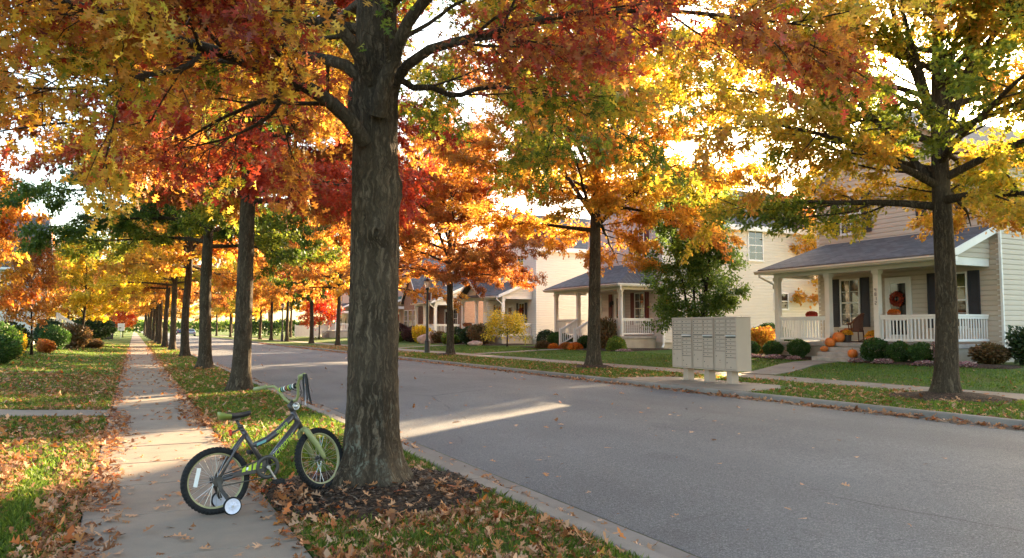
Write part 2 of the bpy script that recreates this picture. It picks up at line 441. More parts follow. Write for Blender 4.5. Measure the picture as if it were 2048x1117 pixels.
# ------------------------------------------------------------------ many small leaves in one mesh
def _sym(half):
    return np.array(half + [(x, -y) for (x, y) in reversed(half) if abs(y) > 1e-6], dtype=np.float64)
OAK = _sym([(-.12, .012), (.02, .014), (.16, .05), (.15, .27), (.27, .21), (.34, .08), (.44, .09), (.50, .40), (.63, .29), (.62, .09), (.73, .10), (.86, .24), (.86, .09), (1.0, 0.0)])
OAK_MID = _sym([(0, .02), (.16, .07), (.24, .27), (.38, .09), (.56, .38), (.66, .10), (.84, .22), (1.0, 0.0)])
LEAF5 = _sym([(0, 0.0), (.30, .24), (.62, .27), (1.0, 0.0)])
LOW = _sym([(0, 0.0), (.5, .33), (1.0, 0.0)])
MAPLE = _sym([(0, 0.0), (.12, .34), (.36, .20), (.52, .46), (.62, .16), (1.0, 0.0)])

def leaf_mesh(name, P, D, N, size, outline, lr, cl, mat, curl=.18, fold=.25, rng=None):
    P = np.asarray(P, float); n = len(P); k = len(outline)
    D = D / (np.linalg.norm(D, axis=1, keepdims=True) + 1e-9)
    W = np.cross(N, D); W /= (np.linalg.norm(W, axis=1, keepdims=True) + 1e-9)
    N = np.cross(D, W)
    x = outline[:, 0][None, :, None]; y = outline[:, 1][None, :, None]
    if rng is None: rng = np.random.default_rng(1)
    c = (rng.normal(0, 1, (n, 1, 1)) * curl - curl*.5)
    g = (rng.normal(0, 1, (n, 1, 1)) * fold)
    h = c * x * x + g * np.abs(y) + rng.normal(0, .25, (n, 1, 1)) * curl * x * y * 3
    s = size[:, None, None]
    V = P[:, None, :] + s * (x * D[:, None, :] + y * W[:, None, :] + h * N[:, None, :])
    return poly_soup(name, V.reshape(-1, 3), n, k, lr, cl, mat)

def poly_soup(name, V, n, k, lr, cl, mat):
    me = bpy.data.meshes.new(name)
    me.vertices.add(n*k); me.vertices.foreach_set('co', V.astype(np.float32).ravel())
    me.loops.add(n*k); me.loops.foreach_set('vertex_index', np.arange(n*k, dtype=np.int32))
    me.polygons.add(n)
    me.polygons.foreach_set('loop_start', np.arange(0, n*k, k, dtype=np.int32))
    for an, av in (('lr', lr), ('cl', cl)):
        a = me.attributes.new(an, 'FLOAT', 'FACE'); a.data.foreach_set('value', np.asarray(av, np.float32))
    me.materials.append(mat)
    me.update(calc_edges=True)
    return me

# ------------------------------------------------------------------ trees
def rot_about(v, ax, a): return Matrix.Rotation(a, 3, ax) @ v

def grow_branch(rng, p0, d0, L, segs, bend, jit):
    pts = [Vector(p0)]; d = Vector(d0).normalized()
    for i in range(segs):
        d = d + Vector((rng.gauss(0, jit), rng.gauss(0, jit), rng.gauss(0, jit*.7) + bend/segs))
        d.normalize()
        pts.append(pts[-1] + d*(L/segs))
    return pts

def interp_path(pts, t):
    x = t*(len(pts)-1); i = min(int(x), len(pts)-2); f = x - i
    return pts[i].lerp(pts[i+1], f), (pts[i+1]-pts[i]).normalized()

def branch_out(rng, mb, twigs, path, r0, L, sec_n=9, sec_len=.42, twig_n=5, twig_len=.45, start=.22, flat=.35, tubes=3, sec_mb=None):
    """secondary branches and twigs along a main limb; leaves will sit on the twigs"""
    k = len(path); pv = rng.uniform(.05, .95)
    mb.tube(path, [r0*(1-.88*(i/(k-1))**.8) for i in range(k)], 8, False)
    sm = sec_mb or mb
    for i in range(sec_n):
        t = start + (1-start)*(i+rng.random()*.8)/sec_n
        p, d = interp_path(path, min(t, .99))
        side = 1 if i % 2 else -1
        ax = Vector((rng.gauss(0, flat), rng.gauss(0, flat), 1)).normalized()
        sd = rot_about(d, ax, side*rad(rng.uniform(30, 68)))
        sd.z = sd.z*.6 + rng.gauss(.03, .16)
        l2 = (L*sec_len*(1.05-.62*t) + .25)*rng.uniform(.7, 1.2)
        sp = grow_branch(rng, p, sd, l2, 4, rng.uniform(-.25, .18), .13)
        rs = max(.006, r0*.34*(1-.6*t))
        if tubes >= 1: sm.tube(sp, [rs*(1-.75*j/4) for j in range(5)], 5, False)
        clv = min(1, max(0, pv + rng.gauss(0, .24)))
        m = max(2, int(twig_n*l2/1.2 + .5))
        for j in range(m):
            tt = .10 + .90*(j+rng.random())/m
            q, e = interp_path(sp, min(tt, .99))
            td = rot_about(e, Vector((rng.gauss(0, .6), rng.gauss(0, .6), 1)).normalized(), (1 if j % 2 else -1)*rad(rng.uniform(20, 75)))
            td.z += rng.gauss(-.08, .25)
            tl = twig_len*rng.uniform(.55, 1.25)
            tp = grow_branch(rng, q, td, tl, 2, rng.uniform(-.35, .05), .15)
            if tubes >= 2: sm.tube(tp, [.0055, .004, .002], 3, False)
            twigs.append((tp, clv))
        twigs.append(([sp[-2], sp[-1]], clv))

def trunk_tube(mb, pts, rads, n=28, flare=.9, seed=0, fz=.22, lobes=5):
    """a trunk with a flared, lobed foot"""
    rng = random.Random(seed); ph = [rng.uniform(0, 6.28) for _ in range(3)]
    b = len(mb.v); k = len(pts)
    for i, p in enumerate(pts):
        z = p[2] - pts[0][2]
        fl = flare*math.exp(-z/fz)
        for j in range(n):
            t = 2*PI*j/n
            lob = 1 + fl*(1 + .35*math.cos(lobes*t+ph[0]) + .2*math.cos((lobes-2)*t+ph[1])) + .025*math.cos(3*t+ph[2]+z*.6)
            mb.v.append((p[0] + math.cos(t)*rads[i]*lob, p[1] + math.sin(t)*rads[i]*lob, p[2]))
    for i in range(k-1):
        for j in range(n):
            mb.f.append((b+i*n+j, b+i*n+(j+1)%n, b+(i+1)*n+(j+1)%n, b+(i+1)*n+j)); mb.mi.append(mb.cur)

def leaves_on_twigs(seed, twigs, n_leaves, size, droop=.35, spread=.06, keep=None, hang=.25):
    r = np.random.default_rng(seed)
    nt = len(twigs)
    A = np.array([t[0][0] for t in twigs], float); B = np.array([t[0][-1] for t in twigs], float); CL = np.array([t[1] for t in twigs])
    ln = np.linalg.norm(B-A, axis=1); pr = ln/ln.sum()
    idx = r.choice(nt, n_leaves, p=pr)
    t = r.random(n_leaves)**.7
    P = A[idx] + (B-A)[idx]*t[:, None] + r.normal(0, spread, (n_leaves, 3))
    TD = (B-A)[idx]/(ln[idx][:, None]+1e-9)
    D = TD*.55 + r.normal(0, .55, (n_leaves, 3)); D[:, 2] -= hang
    N = r.normal(0, .65, (n_leaves, 3)); N[:, 2] += 1.0
    S = size*r.uniform(.65, 1.2, n_leaves)
    cl = np.clip(CL[idx] + r.normal(0, .06, n_leaves), 0, 1)
    lr = r.random(n_leaves)
    if keep is not None:
        m = keep(P); P, D, N, S, cl, lr = P[m], D[m], N[m], S[m], cl[m], lr[m]
    return P, D, N, S, cl, lr

def oak_variant(seed, H, h0, R, r_tr, n_prim, n_leaves, leaf, outline, tubes, sec_n=8, twig_n=5, up=1.0, mat='leaf_mix', droop=-.32):
    rng = random.Random(seed)
    mb = MB(); twigs = []
    k = 26
    wx = [rng.gauss(0, .03) for _ in range(4)]
    zs = [H*(i/(k-1))**1.5 for i in range(k)]
    pts = [(math.sin(z*.7+wx[0])*wx[1]*min(1, z/2), math.cos(z*.6+wx[2])*wx[3]*min(1, z/2), z) for z in zs]
    rads = [r_tr*(1-.20*min(1, z/h0)) if z < h0 else max(.02, r_tr*.80*(1-(z-h0)/(H-h0)*.97)) for z in zs]
    trunk_tube(mb, pts, rads, 24, .55, seed)
    az = rng.uniform(0, 6.28)
    vp = [Vector(p) for p in pts]
    for i in range(5):   # ascending leaders
        az += 2.399963 + rng.gauss(0, .2); h = h0 + .5 + .35*i; el = rad(rng.uniform(52, 72)); L = (H-h)*rng.uniform(.78, .95)
        j = max(q for q in range(k) if zs[q] <= h)
        d = Vector((math.cos(az)*math.cos(el), math.sin(az)*math.cos(el), math.sin(el)))
        path = grow_branch(rng, vp[j], d, L, 8, .35, .05)
        branch_out(rng, mb, twigs, path, r_tr*rng.uniform(.36, .48), L, sec_n+2, .36, twig_n, .5, .2, .5, tubes)
    for i in range(n_prim):
        t = (i/(n_prim-1))**1.15
        h = h0 + (H*.93-h0)*t
        az += 2.399963 + rng.gauss(0, .25)
        el = rad(4 + 62*t**.8*up + rng.gauss(0, 6))
        L = R*(1.0 if t < .45 else 1.0-.95*(t-.45))*rng.uniform(.82, 1.1)*(.92 if t < .12 else 1)
        j = max(q for q in range(k) if zs[q] <= h); jj = min(j+1, k-1)
        f = 0 if jj == j else (h-zs[j])/(zs[jj]-zs[j])
        p0 = vp[j].lerp(vp[jj], f); rt = rads[j]*(1-f)+rads[jj]*f
        d = Vector((math.cos(az)*math.cos(el), math.sin(az)*math.cos(el), math.sin(el)))
        bend = droop*(1-t) + .35*t
        path = grow_branch(rng, p0 + Vector((d.x, d.y, 0))*rt*.4, d, L, 8, bend, .085)
        # root of the branch starts inside the trunk with a collar
        rb = max(.022, min(rt*.55, .020 + .014*L))
        branch_out(rng, mb, twigs, path, rb, L, sec_n, .42, twig_n, .5, .12, .35, tubes)
    P, D, N, S, cl, lr = leaves_on_twigs(seed+5, twigs, n_leaves, leaf)
    # colour drifts over the crown: outer and upper sprays further along
    zz = (P[:, 2]-h0)/(H-h0); rr = np.hypot(P[:, 0], P[:, 1])/R
    cl = np.clip(.65*cl + .20*rr + .15*zz, 0, 1)
    crown = leaf_mesh('crown', P, D, N, S, outline, lr, cl, M[mat], rng=np.random.default_rng(seed))
    tm = bpy.data.meshes.new('trunk'); tm.from_pydata(mb.v, [], mb.f); tm.materials.append(M['bark'])
    tm.polygons.foreach_set('use_smooth', [True]*len(tm.polygons)); tm.update()
    return tm, crown

def ornamental_variant(seed, H, h0, R, stems, n_leaves, leaf, outline, mat, shape='round', r_tr=.07):
    rng = random.Random(seed); mb = MB(); twigs = []
    for s in range(stems):
        a0 = 6.28*s/stems + rng.uniform(-.3, .3)
        lean = .02 if stems == 1 else .14
        tp = grow_branch(rng, (math.cos(a0)*.05*(stems > 1), math.sin(a0)*.05*(stems > 1), 0), (math.cos(a0)*lean, math.sin(a0)*lean, 1), H*.92, 9, .15, .03)
        mb.tube(tp, [r_tr*(1.35 if i == 0 else 1)*(1-.88*i/9)/(1 if stems == 1 else 1.4) for i in range(10)], 10, False)
        n = max(14, int(28/stems))
        az = rng.uniform(0, 6)
        for i in range(n):
            t = i/(n-1); h = h0/H/.92 + (.97-h0/H/.92)*t
            p, _ = interp_path(tp, min(h, .985)); az += 2.4
            if shape == 'cone': L = R*(1.0-.8*t)*(.75 if t < .1 else 1); el = rad(28+30*t)
            elif shape == 'weep': L = R*(1-.35*t); el = rad(35)
            elif shape == 'vase': L = R*(1-.45*t); el = rad(20+40*t)
            else: L = R*math.sqrt(max(.1, 1-(2*t-.75)**2*.55)); el = rad(12+55*t)
            L *= rng.uniform(.8, 1.12)
            d = Vector((math.cos(az)*math.cos(el), math.sin(az)*math.cos(el), math.sin(el)))
            path = grow_branch(rng, p, d, L, 5, {'weep': -1.5, 'cone': .15}.get(shape, .1), .10)
            branch_out(rng, mb, twigs, path, max(.010, r_tr*.33*(1-.5*t)), L, 6, .5, 4, .34, .2, .4, 1)
    P, D, N, S, cl, lr = leaves_on_twigs(seed+3, twigs, n_leaves, leaf, spread=.11)
    zz = (P[:, 2]-h0)/(H-h0)
    cl = np.clip(.7*cl+.3*zz, 0, 1)
    crown = leaf_mesh('crown', P, D, N, S, outline, lr, cl, M[mat], rng=np.random.default_rng(seed))
    tm = bpy.data.meshes.new('trunk'); tm.from_pydata(mb.v, [], mb.f); tm.materials.append(M['bark_dark'])
    tm.polygons.foreach_set('use_smooth', [True]*len(tm.polygons)); tm.update()
    return tm, crown

def put_tree(name, variant, loc, rz, scale, label, group, mat, cat='tree'):
    root = empty(name, loc, rz, label, cat, group)
    root.scale = scale if hasattr(scale, '__len__') else (scale,)*3
    q = random.Random(label); root.rotation_euler = (q.gauss(0, .014), q.gauss(0, .014), rz)
    t = link(variant[0], 'trunk', root)
    c = link(variant[1], 'crown', root)
    c.material_slots[0].link = 'OBJECT'; c.material_slots[0].material = M[mat]
    return root

# ------------------------------------------------------------------ shrubs: leaf sprays through a bush's volume on a few stems
def bush_variant(seed, n, leaf, kind='round', outline=LEAF5, mat='leaf_box'):
    """unit bush: radius about 1, height about 1.6, foot at z 0"""
    r = np.random.default_rng(seed)
    u = r.normal(0, 1, (n, 3)); u /= np.linalg.norm(u, axis=1, keepdims=True)
    q = r.normal(0, 1, (7, 3)); q /= np.linalg.norm(q, axis=1, keepdims=True)
    bumpf = np.zeros(n)
    for i in range(7): bumpf += np.exp(-((1-(u@q[i]))/.16))*r.uniform(.08, .22)
    if kind == 'round':
        rad_ = (r.random(n)**.16)*(0.86+bumpf*.45)
        P = u*(rad_*(1+.10*np.sin(u[:, 0]*5+seed)*np.sin(u[:, 2]*4+1)+.22*(r.random(n) > .985)))[:, None]*np.array([1, 1, .82]) + np.array([0, 0, .80])
    elif kind == 'mum':
        rad_ = (r.random(n)**.2)*(0.9+bumpf*.35)
        P = u*rad_[:, None]*np.array([1, 1, .75]); P[:, 2] = np.abs(P[:, 2])*1.25 + .05
    elif kind == 'low':
        rad_ = (r.random(n)**.4)*(0.8+bumpf)
        P = u*rad_[:, None]; P[:, 2] = np.abs(P[:, 2])*.75 + .03
    else:   # loose
        rad_ = (r.random(n)**.42)*(0.75+bumpf*1.5)
        P = u*rad_[:, None]*np.array([1, 1, .95]) + np.array([0, 0, .85])
    D = u + r.normal(0, .6, (n, 3)); D[:, 2] += .25
    N = u*.7 + r.normal(0, .55, (n, 3)); N[:, 2] += .35
    S = leaf*r.uniform(.6, 1.25, n)
    cl = np.clip(.5 + bumpf + r.normal(0, .2, n), 0, 1)
    crown = leaf_mesh('foliage', P, D, N, S, outline, r.random(n), cl, M[mat], rng=r)
    rg = random.Random(seed); mb = MB()
    for i in range(9):
        a = rg.uniform(0, 6.28); e = rg.uniform(.25, .95)
        top = Vector((math.cos(a)*e*.75, math.sin(a)*e*.75, rg.uniform(.7, 1.25) if kind not in ('low', 'mum') else rg.uniform(.3, .7)))
        mb.tube([(math.cos(a)*.06, math.sin(a)*.06, -.03), tuple(top*.5 + Vector((0, 0, .05))), tuple(top)], [.03, .022, .008], 5, False)
    tm = bpy.data.meshes.new('stems'); tm.from_pydata(mb.v, [], mb.f); tm.materials.append(M['bark_dark']); tm.update()
    return tm, crown

def put_bush(name, variant, loc, sc, label, mat, rz=0.0, group=None, cat='shrub'):
    root = empty(name, loc, rz, label, cat, group); root.scale = sc
    link(variant[0], 'stems', root)
    c = link(variant[1], 'foliage', root)
    c.material_slots[0].link = 'OBJECT'; c.material_slots[0].material = M[mat]
    return root

# ------------------------------------------------------------------ ground heights
PROFILE = [(-700, .34), (-6, .34), (-4.5, .28), (-3.0, .16), (-1.6, .05), (-.8, .01), (-.30, -.008), (-.29, -.14), (.955, -.14), (.965, -.008),
           (2.600, -.008), (2.610, -.35), (11.34, -.35), (11.355, -.012), (12.5, .005), (14.58, .005), (14.59, -.12), (16.01, -.12), (16.02, .01), (17.5, .08), (20.5, .22), (24, .28), (60, .34), (900, .4)]
_px = [p[0] for p in PROFILE]; _pz = [p[1] for p in PROFILE]
TRX, TRY = 1.74, 6.03
def gz(x, y=0):
    """height of the top surface at x, y"""
    z = float(np.interp(x, _px, _pz))
    if -.30 < x < .96: z = 0.0
    if 14.58 < x < 16.02: z = .012
    if 2.60 < x < 11.36: z = road_z(x)
    if .96 < x < 2.60 and 3 < y < 10:
        z = max(z, mound(x, y))
    return z
def mound(x, y):
    r = math.hypot(x-TRX, (y-TRY))
    return -.03 + .135*max(0, 1-(r/1.05)**2) if r < 1.05 else -1
def road_z(x):
    if x < 2.775: return 0.0
    if x < 3.14: return -.105 + (.365-(x-2.775))*.03*0 - .0
    if x > 11.20: return 0.0
    return -.10 + .055*(1-((x-7.1)/4.05)**2)

# ------------------------------------------------------------------ the setting
def strip_sheet(name, prof, ys, mat, kind='structure', smooth=False):
    """sheet: profile of (x, z) swept along y"""
    mb = MB(); n = len(prof)
    for y in ys:
        for (x, z) in prof: mb.v.append((x, y, z))
    for i in range(len(ys)-1):
        for j in range(n-1):
            a = i*n+j
            mb.f.append((a, a+1, a+n+1, a+n)); mb.mi.append(0)
    o = mb.build(name, mat, smooth=smooth); tag(o, kind=kind); return o

YS = [-80, -20, 0, 10, 20, 30, 45, 60, 90, 140, 220, 400, 1500]
strip_sheet('ground', PROFILE, YS, M['lawn'])
rx = [3.152 + (10.92-3.152)*i/16 for i in range(17)]
strip_sheet('road', [(x, road_z(x)) for x in rx], YS, M['asphalt'], smooth=True)

def slab_row(name, x0, x1, zt, y0, y1, pitch, mat, seed, gap=.018):
    rng = random.Random(seed); mb = MB(); y = y0
    while y < y1:
        dz = rng.uniform(-.005, .005); L = pitch
        mb.box(x0+rng.uniform(-.004, .004), x1+rng.uniform(-.004, .004), y+gap/2, y+L-gap/2, zt-.12, zt+dz)
        y += L
    o = mb.build(name, mat, bevel=.008 if pitch < 2 else 0, seg=1); return tag(o, kind='structure')
slab_row('sidewalk', -.285, .955, 0.0, -3.26, 60, 1.16, M['sidewalk'], 1)
slab_row('sidewalk', -.285, .955, 0.0, 60.0, 420, 4.64, M['sidewalk'], 2)
slab_row('sidewalk', 14.595, 16.005, .012, -12, 420, 3.0, M['sidewalk'], 3)

def kerb(name, xs, mat, pitch=3.05, y0=-12.2, y1=420):
    mb = MB(); y = y0
    while y < y1:
        p = [(x, y+.006, z) for (x, z) in xs]
        mb.prism(p, (0, pitch-.012, 0)); y += pitch
    return tag(mb.build(name, mat), kind='structure')
kerb('kerb', [(2.612, -.3), (2.612, .004), (2.628, .012), (2.755, .008), (2.785, -.014), (2.81, -.100), (3.135, -.094), (3.135, -.3)], M['curb'])
kerb('kerb', [(11.352, -.3), (11.352, .010), (11.335, .016), (11.225, .012), (11.195, -.010), (11.17, -.098), (10.925, -.090), (10.925, -.3)], M['curb'])

def mound_disc(name, cx, cy, R, h, clip=None, seed=0, edge=-.03):
    rng = random.Random(seed); mb = MB(); n = 56; rings = 12
    ph = [rng.uniform(0, 6.28) for _ in range(4)]
    base = gz(cx, -50)
    for i in range(rings+1):
        f = i/rings
        for j in range(n):
            t = 2*PI*j/n
            r = R*f*(1+.07*math.sin(3*t+ph[0])+.05*math.sin(5*t+ph[1])+.03*math.sin(9*t+ph[2])) if f > .5 else R*f
            x = cx+r*math.cos(t); y = cy+r*math.sin(t)
            if clip: x = min(max(x, clip[0]), clip[1])
            z = (edge + h*(1-f*f)) + (noise.noise((x*6, y*6, seed))*.014 if f < .97 else 0)
            mb.v.append((x, y, base+.008+z))
    for i in range(rings):
        for j in range(n):
            mb.f.append((i*n+j, i*n+(j+1)%n, (i+1)*n+(j+1)%n, (i+1)*n+j)); mb.mi.append(0)
    return tag(mb.build(name, M['mulch'], smooth=True), kind='structure')
mound_disc('mulch_bed', TRX, TRY, 1.05, .135, (.965, 2.605), 1)

# front walks
def path_strip(name, pts, w, th, mat):
    mb = MB(); P = [Vector((p[0], p[1], 0)) for p in pts]; L = []; Rr = []
    for i, p in enumerate(P):
        d = (P[min(i+1, len(P)-1)]-P[max(i-1, 0)]).normalized(); s = Vector((-d.y, d.x, 0))
        L.append(p+s*w/2); Rr.append(p-s*w/2)
    for i in range(len(P)-1):
        z0 = max(gz(L[i].x), gz(Rr[i].x))+.022; z1 = max(gz(L[i+1].x), gz(Rr[i+1].x))+.022
        top = [(L[i].x, L[i].y, z0), (Rr[i].x, Rr[i].y, z0), (Rr[i+1].x, Rr[i+1].y, z1), (L[i+1].x, L[i+1].y, z1)]
        mb.prism(top, (0, 0, -th))
    return tag(mb.build(name, mat), kind='structure')
path_strip('path', [(16.0, 16.35), (16.9, 16.6), (17.9, 17.1), (18.9, 17.65), (19.8, 18.0), (20.72, 18.1)], 1.05, .12, M['sidewalk'])
path_strip('path', [(16.0, 36.2), (17.5, 36.0), (19.0, 35.7), (20.6, 35.4)], .95, .12, M['sidewalk'])
path_strip('path', [(16.0, 49.6), (18.5, 49.7), (21.0, 49.8)], .95, .12, M['sidewalk'])
path_strip('path', [(-.30, 13.35), (-1.5, 13.35), (-3, 13.4), (-6.5, 13.5)], .9, .12, M['sidewalk'])
# mailbox pad of concrete behind the far kerb
mb = MB(); mb.prism([(11.36, 11.9, 0), (11.36, 16.6, 0), (11.7, 17.0, 0), (13.2, 16.4, 0), (13.3, 12.9, 0), (12.6, 12.2, 0)], (0, 0, .022)); tag(mb.build('mailbox_pad', M['sidewalk']), kind='structure')

# planting beds along the porches
def bed(pts, seed):
    mb = MB(); n = len(pts)
    cx = sum(p[0] for p in pts)/n; cy = sum(p[1] for p in pts)/n
    mb.v.append((cx, cy, gz(cx)+.09))
    for (f, dz) in ((.6, .075), (.92, .05), (1.0, -.02)):
        for p in pts:
            x = cx+(p[0]-cx)*f; y = cy+(p[1]-cy)*f
            mb.v.append((x, y, gz(x)+dz))
    for j in range(n): mb.f.append((0, 1+j, 1+(j+1)%n)); mb.mi.append(0)
    for i in range(2):
        for j in range(n):
            a = 1+i*n+j; b2 = 1+i*n+(j+1)%n
            mb.f.append((a, a+n, b2+n, b2)); mb.mi.append(0)
    return tag(mb.build('mulch_bed', M['mulch'], smooth=True), kind='structure')
bed([(22.0, 12.4), (21.0, 12.2), (20.6, 13.2), (20.55, 14.5), (20.6, 15.8), (20.7, 16.8), (21.2, 17.0), (22.0, 17.0)], 1)
bed([(22.0, 19.0), (21.2, 19.0), (20.9, 19.4), (20.9, 21.0), (21.0, 22.6), (21.8, 23.3), (23.0, 23.3), (23.5, 22.0)], 2)
bed([(24.3, 31.2), (24.2, 30.4), (22.2, 30.2), (20.9, 30.6), (20.4, 32.0), (20.3, 33.6), (21.0, 34.6), (22.3, 34.7)], 3)
bed([(22.3, 36.3), (21.1, 36.2), (20.5, 37.0), (20.4, 39.0), (20.8, 40.8), (22.0, 41.2), (23.0, 40.0)], 4)
bed([(24.2, 45.2), (23.8, 44.2), (21.8, 44.2), (20.6, 45.2), (20.4, 48.0), (20.8, 49.2), (22.2, 49.2)], 5)
bed([(22.3, 50.6), (21.0, 50.6), (20.4, 52.0), (20.6, 54.5), (22.0, 55.0)], 6)
for i, (x, y) in enumerate([(14.0, 9.3), (14.1, 22.0), (14.3, 36.0)]):
    mound_disc('mulch_bed', x, y, 1.25 if i == 0 else .95, .12, (11.5, 14.56), 20+i)

# ------------------------------------------------------------------ grass, leaf litter and chips
_rg = np.random.default_rng(77)
def nz2(x, y, s, off=0.0):
    """cheap smooth noise, about -1..1"""
    return (np.sin(x*s*1.7+off+1.3*np.sin(y*s*1.1+off*2))+np.sin(y*s*2.1+off*3+1.7*np.sin(x*s*.9-off))+np.sin((x+y)*s*1.3-off))/3
def GZ(x): return np.interp(x, _px, _pz)
def MZ(x, y):
    r2 = ((x-TRX)**2+(y-TRY)**2)/1.05**2
    return np.where(r2 < 1, -.022+.135*(1-r2), -1)
def ROADZ(x):
    z = -.10+.055*(1-((x-7.1)/4.05)**2)
    z = np.where(x < 3.14, -.094, z); z = np.where(x < 2.8, .012, z); z = np.where(x > 10.925, -.085, z); z = np.where(x > 11.18, .014, z)
    return z
def topz(x, y):
    z = GZ(x)
    z = np.where((x > -.29) & (x < .957), .004, z)
    z = np.where((x > 14.59) & (x < 16.01), .016, z)
    z = np.where((x > 2.605) & (x < 11.355), ROADZ(x), z)
    return np.maximum(z, np.where((x > .96) & (x < 2.61), MZ(x, y), -1))

def blades(parts):
    Vs = []; L = []; C = []
    for (n, x0, x1, y0, y1, hgt, wid, dens, yb) in parts:
        x = _rg.uniform(x0, x1, n); y = y0 + (y1-y0)*_rg.random(n)**yb
        k = dens(x, y) > _rg.random(n)
        x, y = x[k], y[k]; m = len(x); z = topz(x, y)-.004
        a = _rg.uniform(0, 2*PI, m); h = hgt*_rg.uniform(.5, 1.25, m); w = wid*_rg.uniform(.7, 1.3, m)
        la = _rg.uniform(0, 2*PI, m); ln = h*_rg.uniform(.1, .9, m)
        dx, dy = np.cos(a)*w/2, np.sin(a)*w/2; ox, oy = np.cos(la)*ln, np.sin(la)*ln
        V = np.empty((m, 5, 3))
        V[:, 0] = np.stack([x-dx, y-dy, z], 1); V[:, 1] = np.stack([x+dx, y+dy, z], 1)
        V[:, 2] = np.stack([x+ox*.35+dx*.8, y+oy*.35+dy*.8, z+h*.6], 1)
        V[:, 3] = np.stack([x+ox, y+oy, z+h*.93], 1)
        V[:, 4] = np.stack([x+ox*.35-dx*.8, y+oy*.35-dy*.8, z+h*.6], 1)
        Vs.append(V.reshape(-1, 3)); L.append(_rg.random(m)); C.append(np.clip(.45+.35*nz2(x, y, 1.1)+_rg.normal(0, .12, m), 0, 1))
    V = np.concatenate(Vs); L = np.concatenate(L); C = np.concatenate(C)
    return V, L, C
def not_mulch(x, y):
    r = np.hypot(x-TRX, y-TRY)
    return np.clip((r-.88)/.2, 0, 1)
def far_ok(x, y):
    k = np.ones_like(x)
    for (cx, cy, R) in ((14.0, 9.3, 1.1), (14.1, 22.0, .85), (14.3, 36.0, .85)):
        k *= np.hypot(x-cx, y-cy) > R
    k *= ~((x > 11.3) & (x < 13.25) & (y > 12.1) & (y < 16.8))
    k *= ~((x > 16) & (np.abs(y-(16.35+(x-16)*.40)) < .72) & (x < 20.8))
    k *= ~((x > 16) & (np.abs(y-(36.3-(x-16)*.2)) < .6)) & ~((x > 16) & (np.abs(y-49.7) < .6))
    k *= ~((x > 20.6))
    return k
def l_ok(x, y): return (np.abs(y-13.37) > .5)*1.0
def strip_only(x, y):   # near the walk the turf is thick, further in leaves smother it
    return np.clip(.11 + .9*np.exp(-((x+.70)/.20)**2) + .2*nz2(x, y, 2.2), .05, 1)
V, L, C = blades([
    (74000, -3.4, -.33, 2.6, 8.0, .065, .0060, strip_only, 1.1),
    (36000, -5.0, -.33, 8.0, 18, .06, .011, l_ok, 1.15),
    (26000, -6.5, -.33, 18, 70, .06, .022, l_ok, 1.35),
    (44000, .985, 2.60, 2.8, 9.0, .06, .0060, lambda x, y: not_mulch(x, y)*np.clip(.55+.5*nz2(x, y, 2.7, 2), .2, 1), 1.0),
    (20000, .985, 2.60, 9.0, 22, .055, .011, lambda x, y: np.ones_like(x), 1.1),
    (12000, .985, 2.60, 22, 80, .055, .022, lambda x, y: np.ones_like(x), 1.4),
    (46000, 11.38, 14.57, 3, 40, .055, .015, far_ok, 1.25),
    (42000, 16.03, 20.9, 4, 50, .055, .016, far_ok, 1.2),
])
o = link(poly_soup('grass', V, len(V)//5, 5, L, C, M['grass']), 'grass'); tag(o, kind='stuff')

def litter(parts, outline, curl):
    P = []; S = []; C = []
    for (n, x, y, size, lift) in parts:
        z = topz(x, y) + .006 + np.abs(_rg.normal(0, lift, len(x)))
        P.append(np.stack([x, y, z], 1)); S.append(size*_rg.uniform(.6, 1.25, len(x))); C.append(np.clip(.5+.3*nz2(x, y, .9)+_rg.normal(0, .2, len(x)), 0, 1))
    P = np.concatenate(P); S = np.concatenate(S); C = np.concatenate(C); n = len(P)
    a = _rg.uniform(0, 2*PI, n)
    D = np.stack([np.cos(a), np.sin(a), _rg.normal(0, .16, n)], 1)
    N = np.stack([_rg.normal(0, .30, n), _rg.normal(0, .30, n), np.where(_rg.random(n) > .5, 1.0, -1.0)], 1)
    P = P - D*S[:, None]*.5
    return P, D, N, S, C
def area(n, x0, x1, y0, y1, dens, yb=1.0):
    x = _rg.uniform(x0, x1, n); y = y0+(y1-y0)*_rg.random(n)**yb
    k = dens(x, y) > _rg.random(n)
    return x[k], y[k]
parts = []
def addp(xy, size, lift): parts.append((len(xy[0]), xy[0], xy[1], size, lift))
addp(area(40000, -3.4, -.45, 2.6, 9.0, lambda x, y: np.clip(.95+.16*nz2(x, y, 1.6, 1)-1.1*np.exp(-((x+.70)/.17)**2), .03, 1), 1.1), .080, .016)
x = -.37+.085*_rg.normal(0, 1, 1300); y = 2.7+8*_rg.random(1300)**1.2; addp((x, y), .080, .012)
x = -.22+.12*np.abs(_rg.normal(0, 1, 380)); y = 2.7+10*_rg.random(380); addp((x, y), .085, .008)
addp(area(9500, .97, 2.58, 2.7, 5.9, lambda x, y: np.clip(.42+.65*nz2(x, y, 2.4, 2), .08, 1)*not_mulch(x, y)+.05), .080, .015)
x = .97+.09*_rg.normal(0, 1, 800); y = 3.0+10*_rg.random(800)**1.3; addp((x, y), .078, .011)
addp(area(900, 1.0, 2.58, 6.5, 10, lambda x, y: not_mulch(x, y)*.75+.06), .08, .012)
addp(area(240, .98, 2.6, 5.3, 7.7, lambda x, y: np.where(np.hypot(x-TRX, y-TRY) > .42, .5, 0)), .075, .010)
x = 2.84+.09*np.abs(_rg.normal(0, 1, 260)); y = 3+12*_rg.random(260); addp((x, y), .085, .008)
P, D, N, S, C = litter(parts, OAK, .3)
h_ = _rg.random(len(P)) < .5
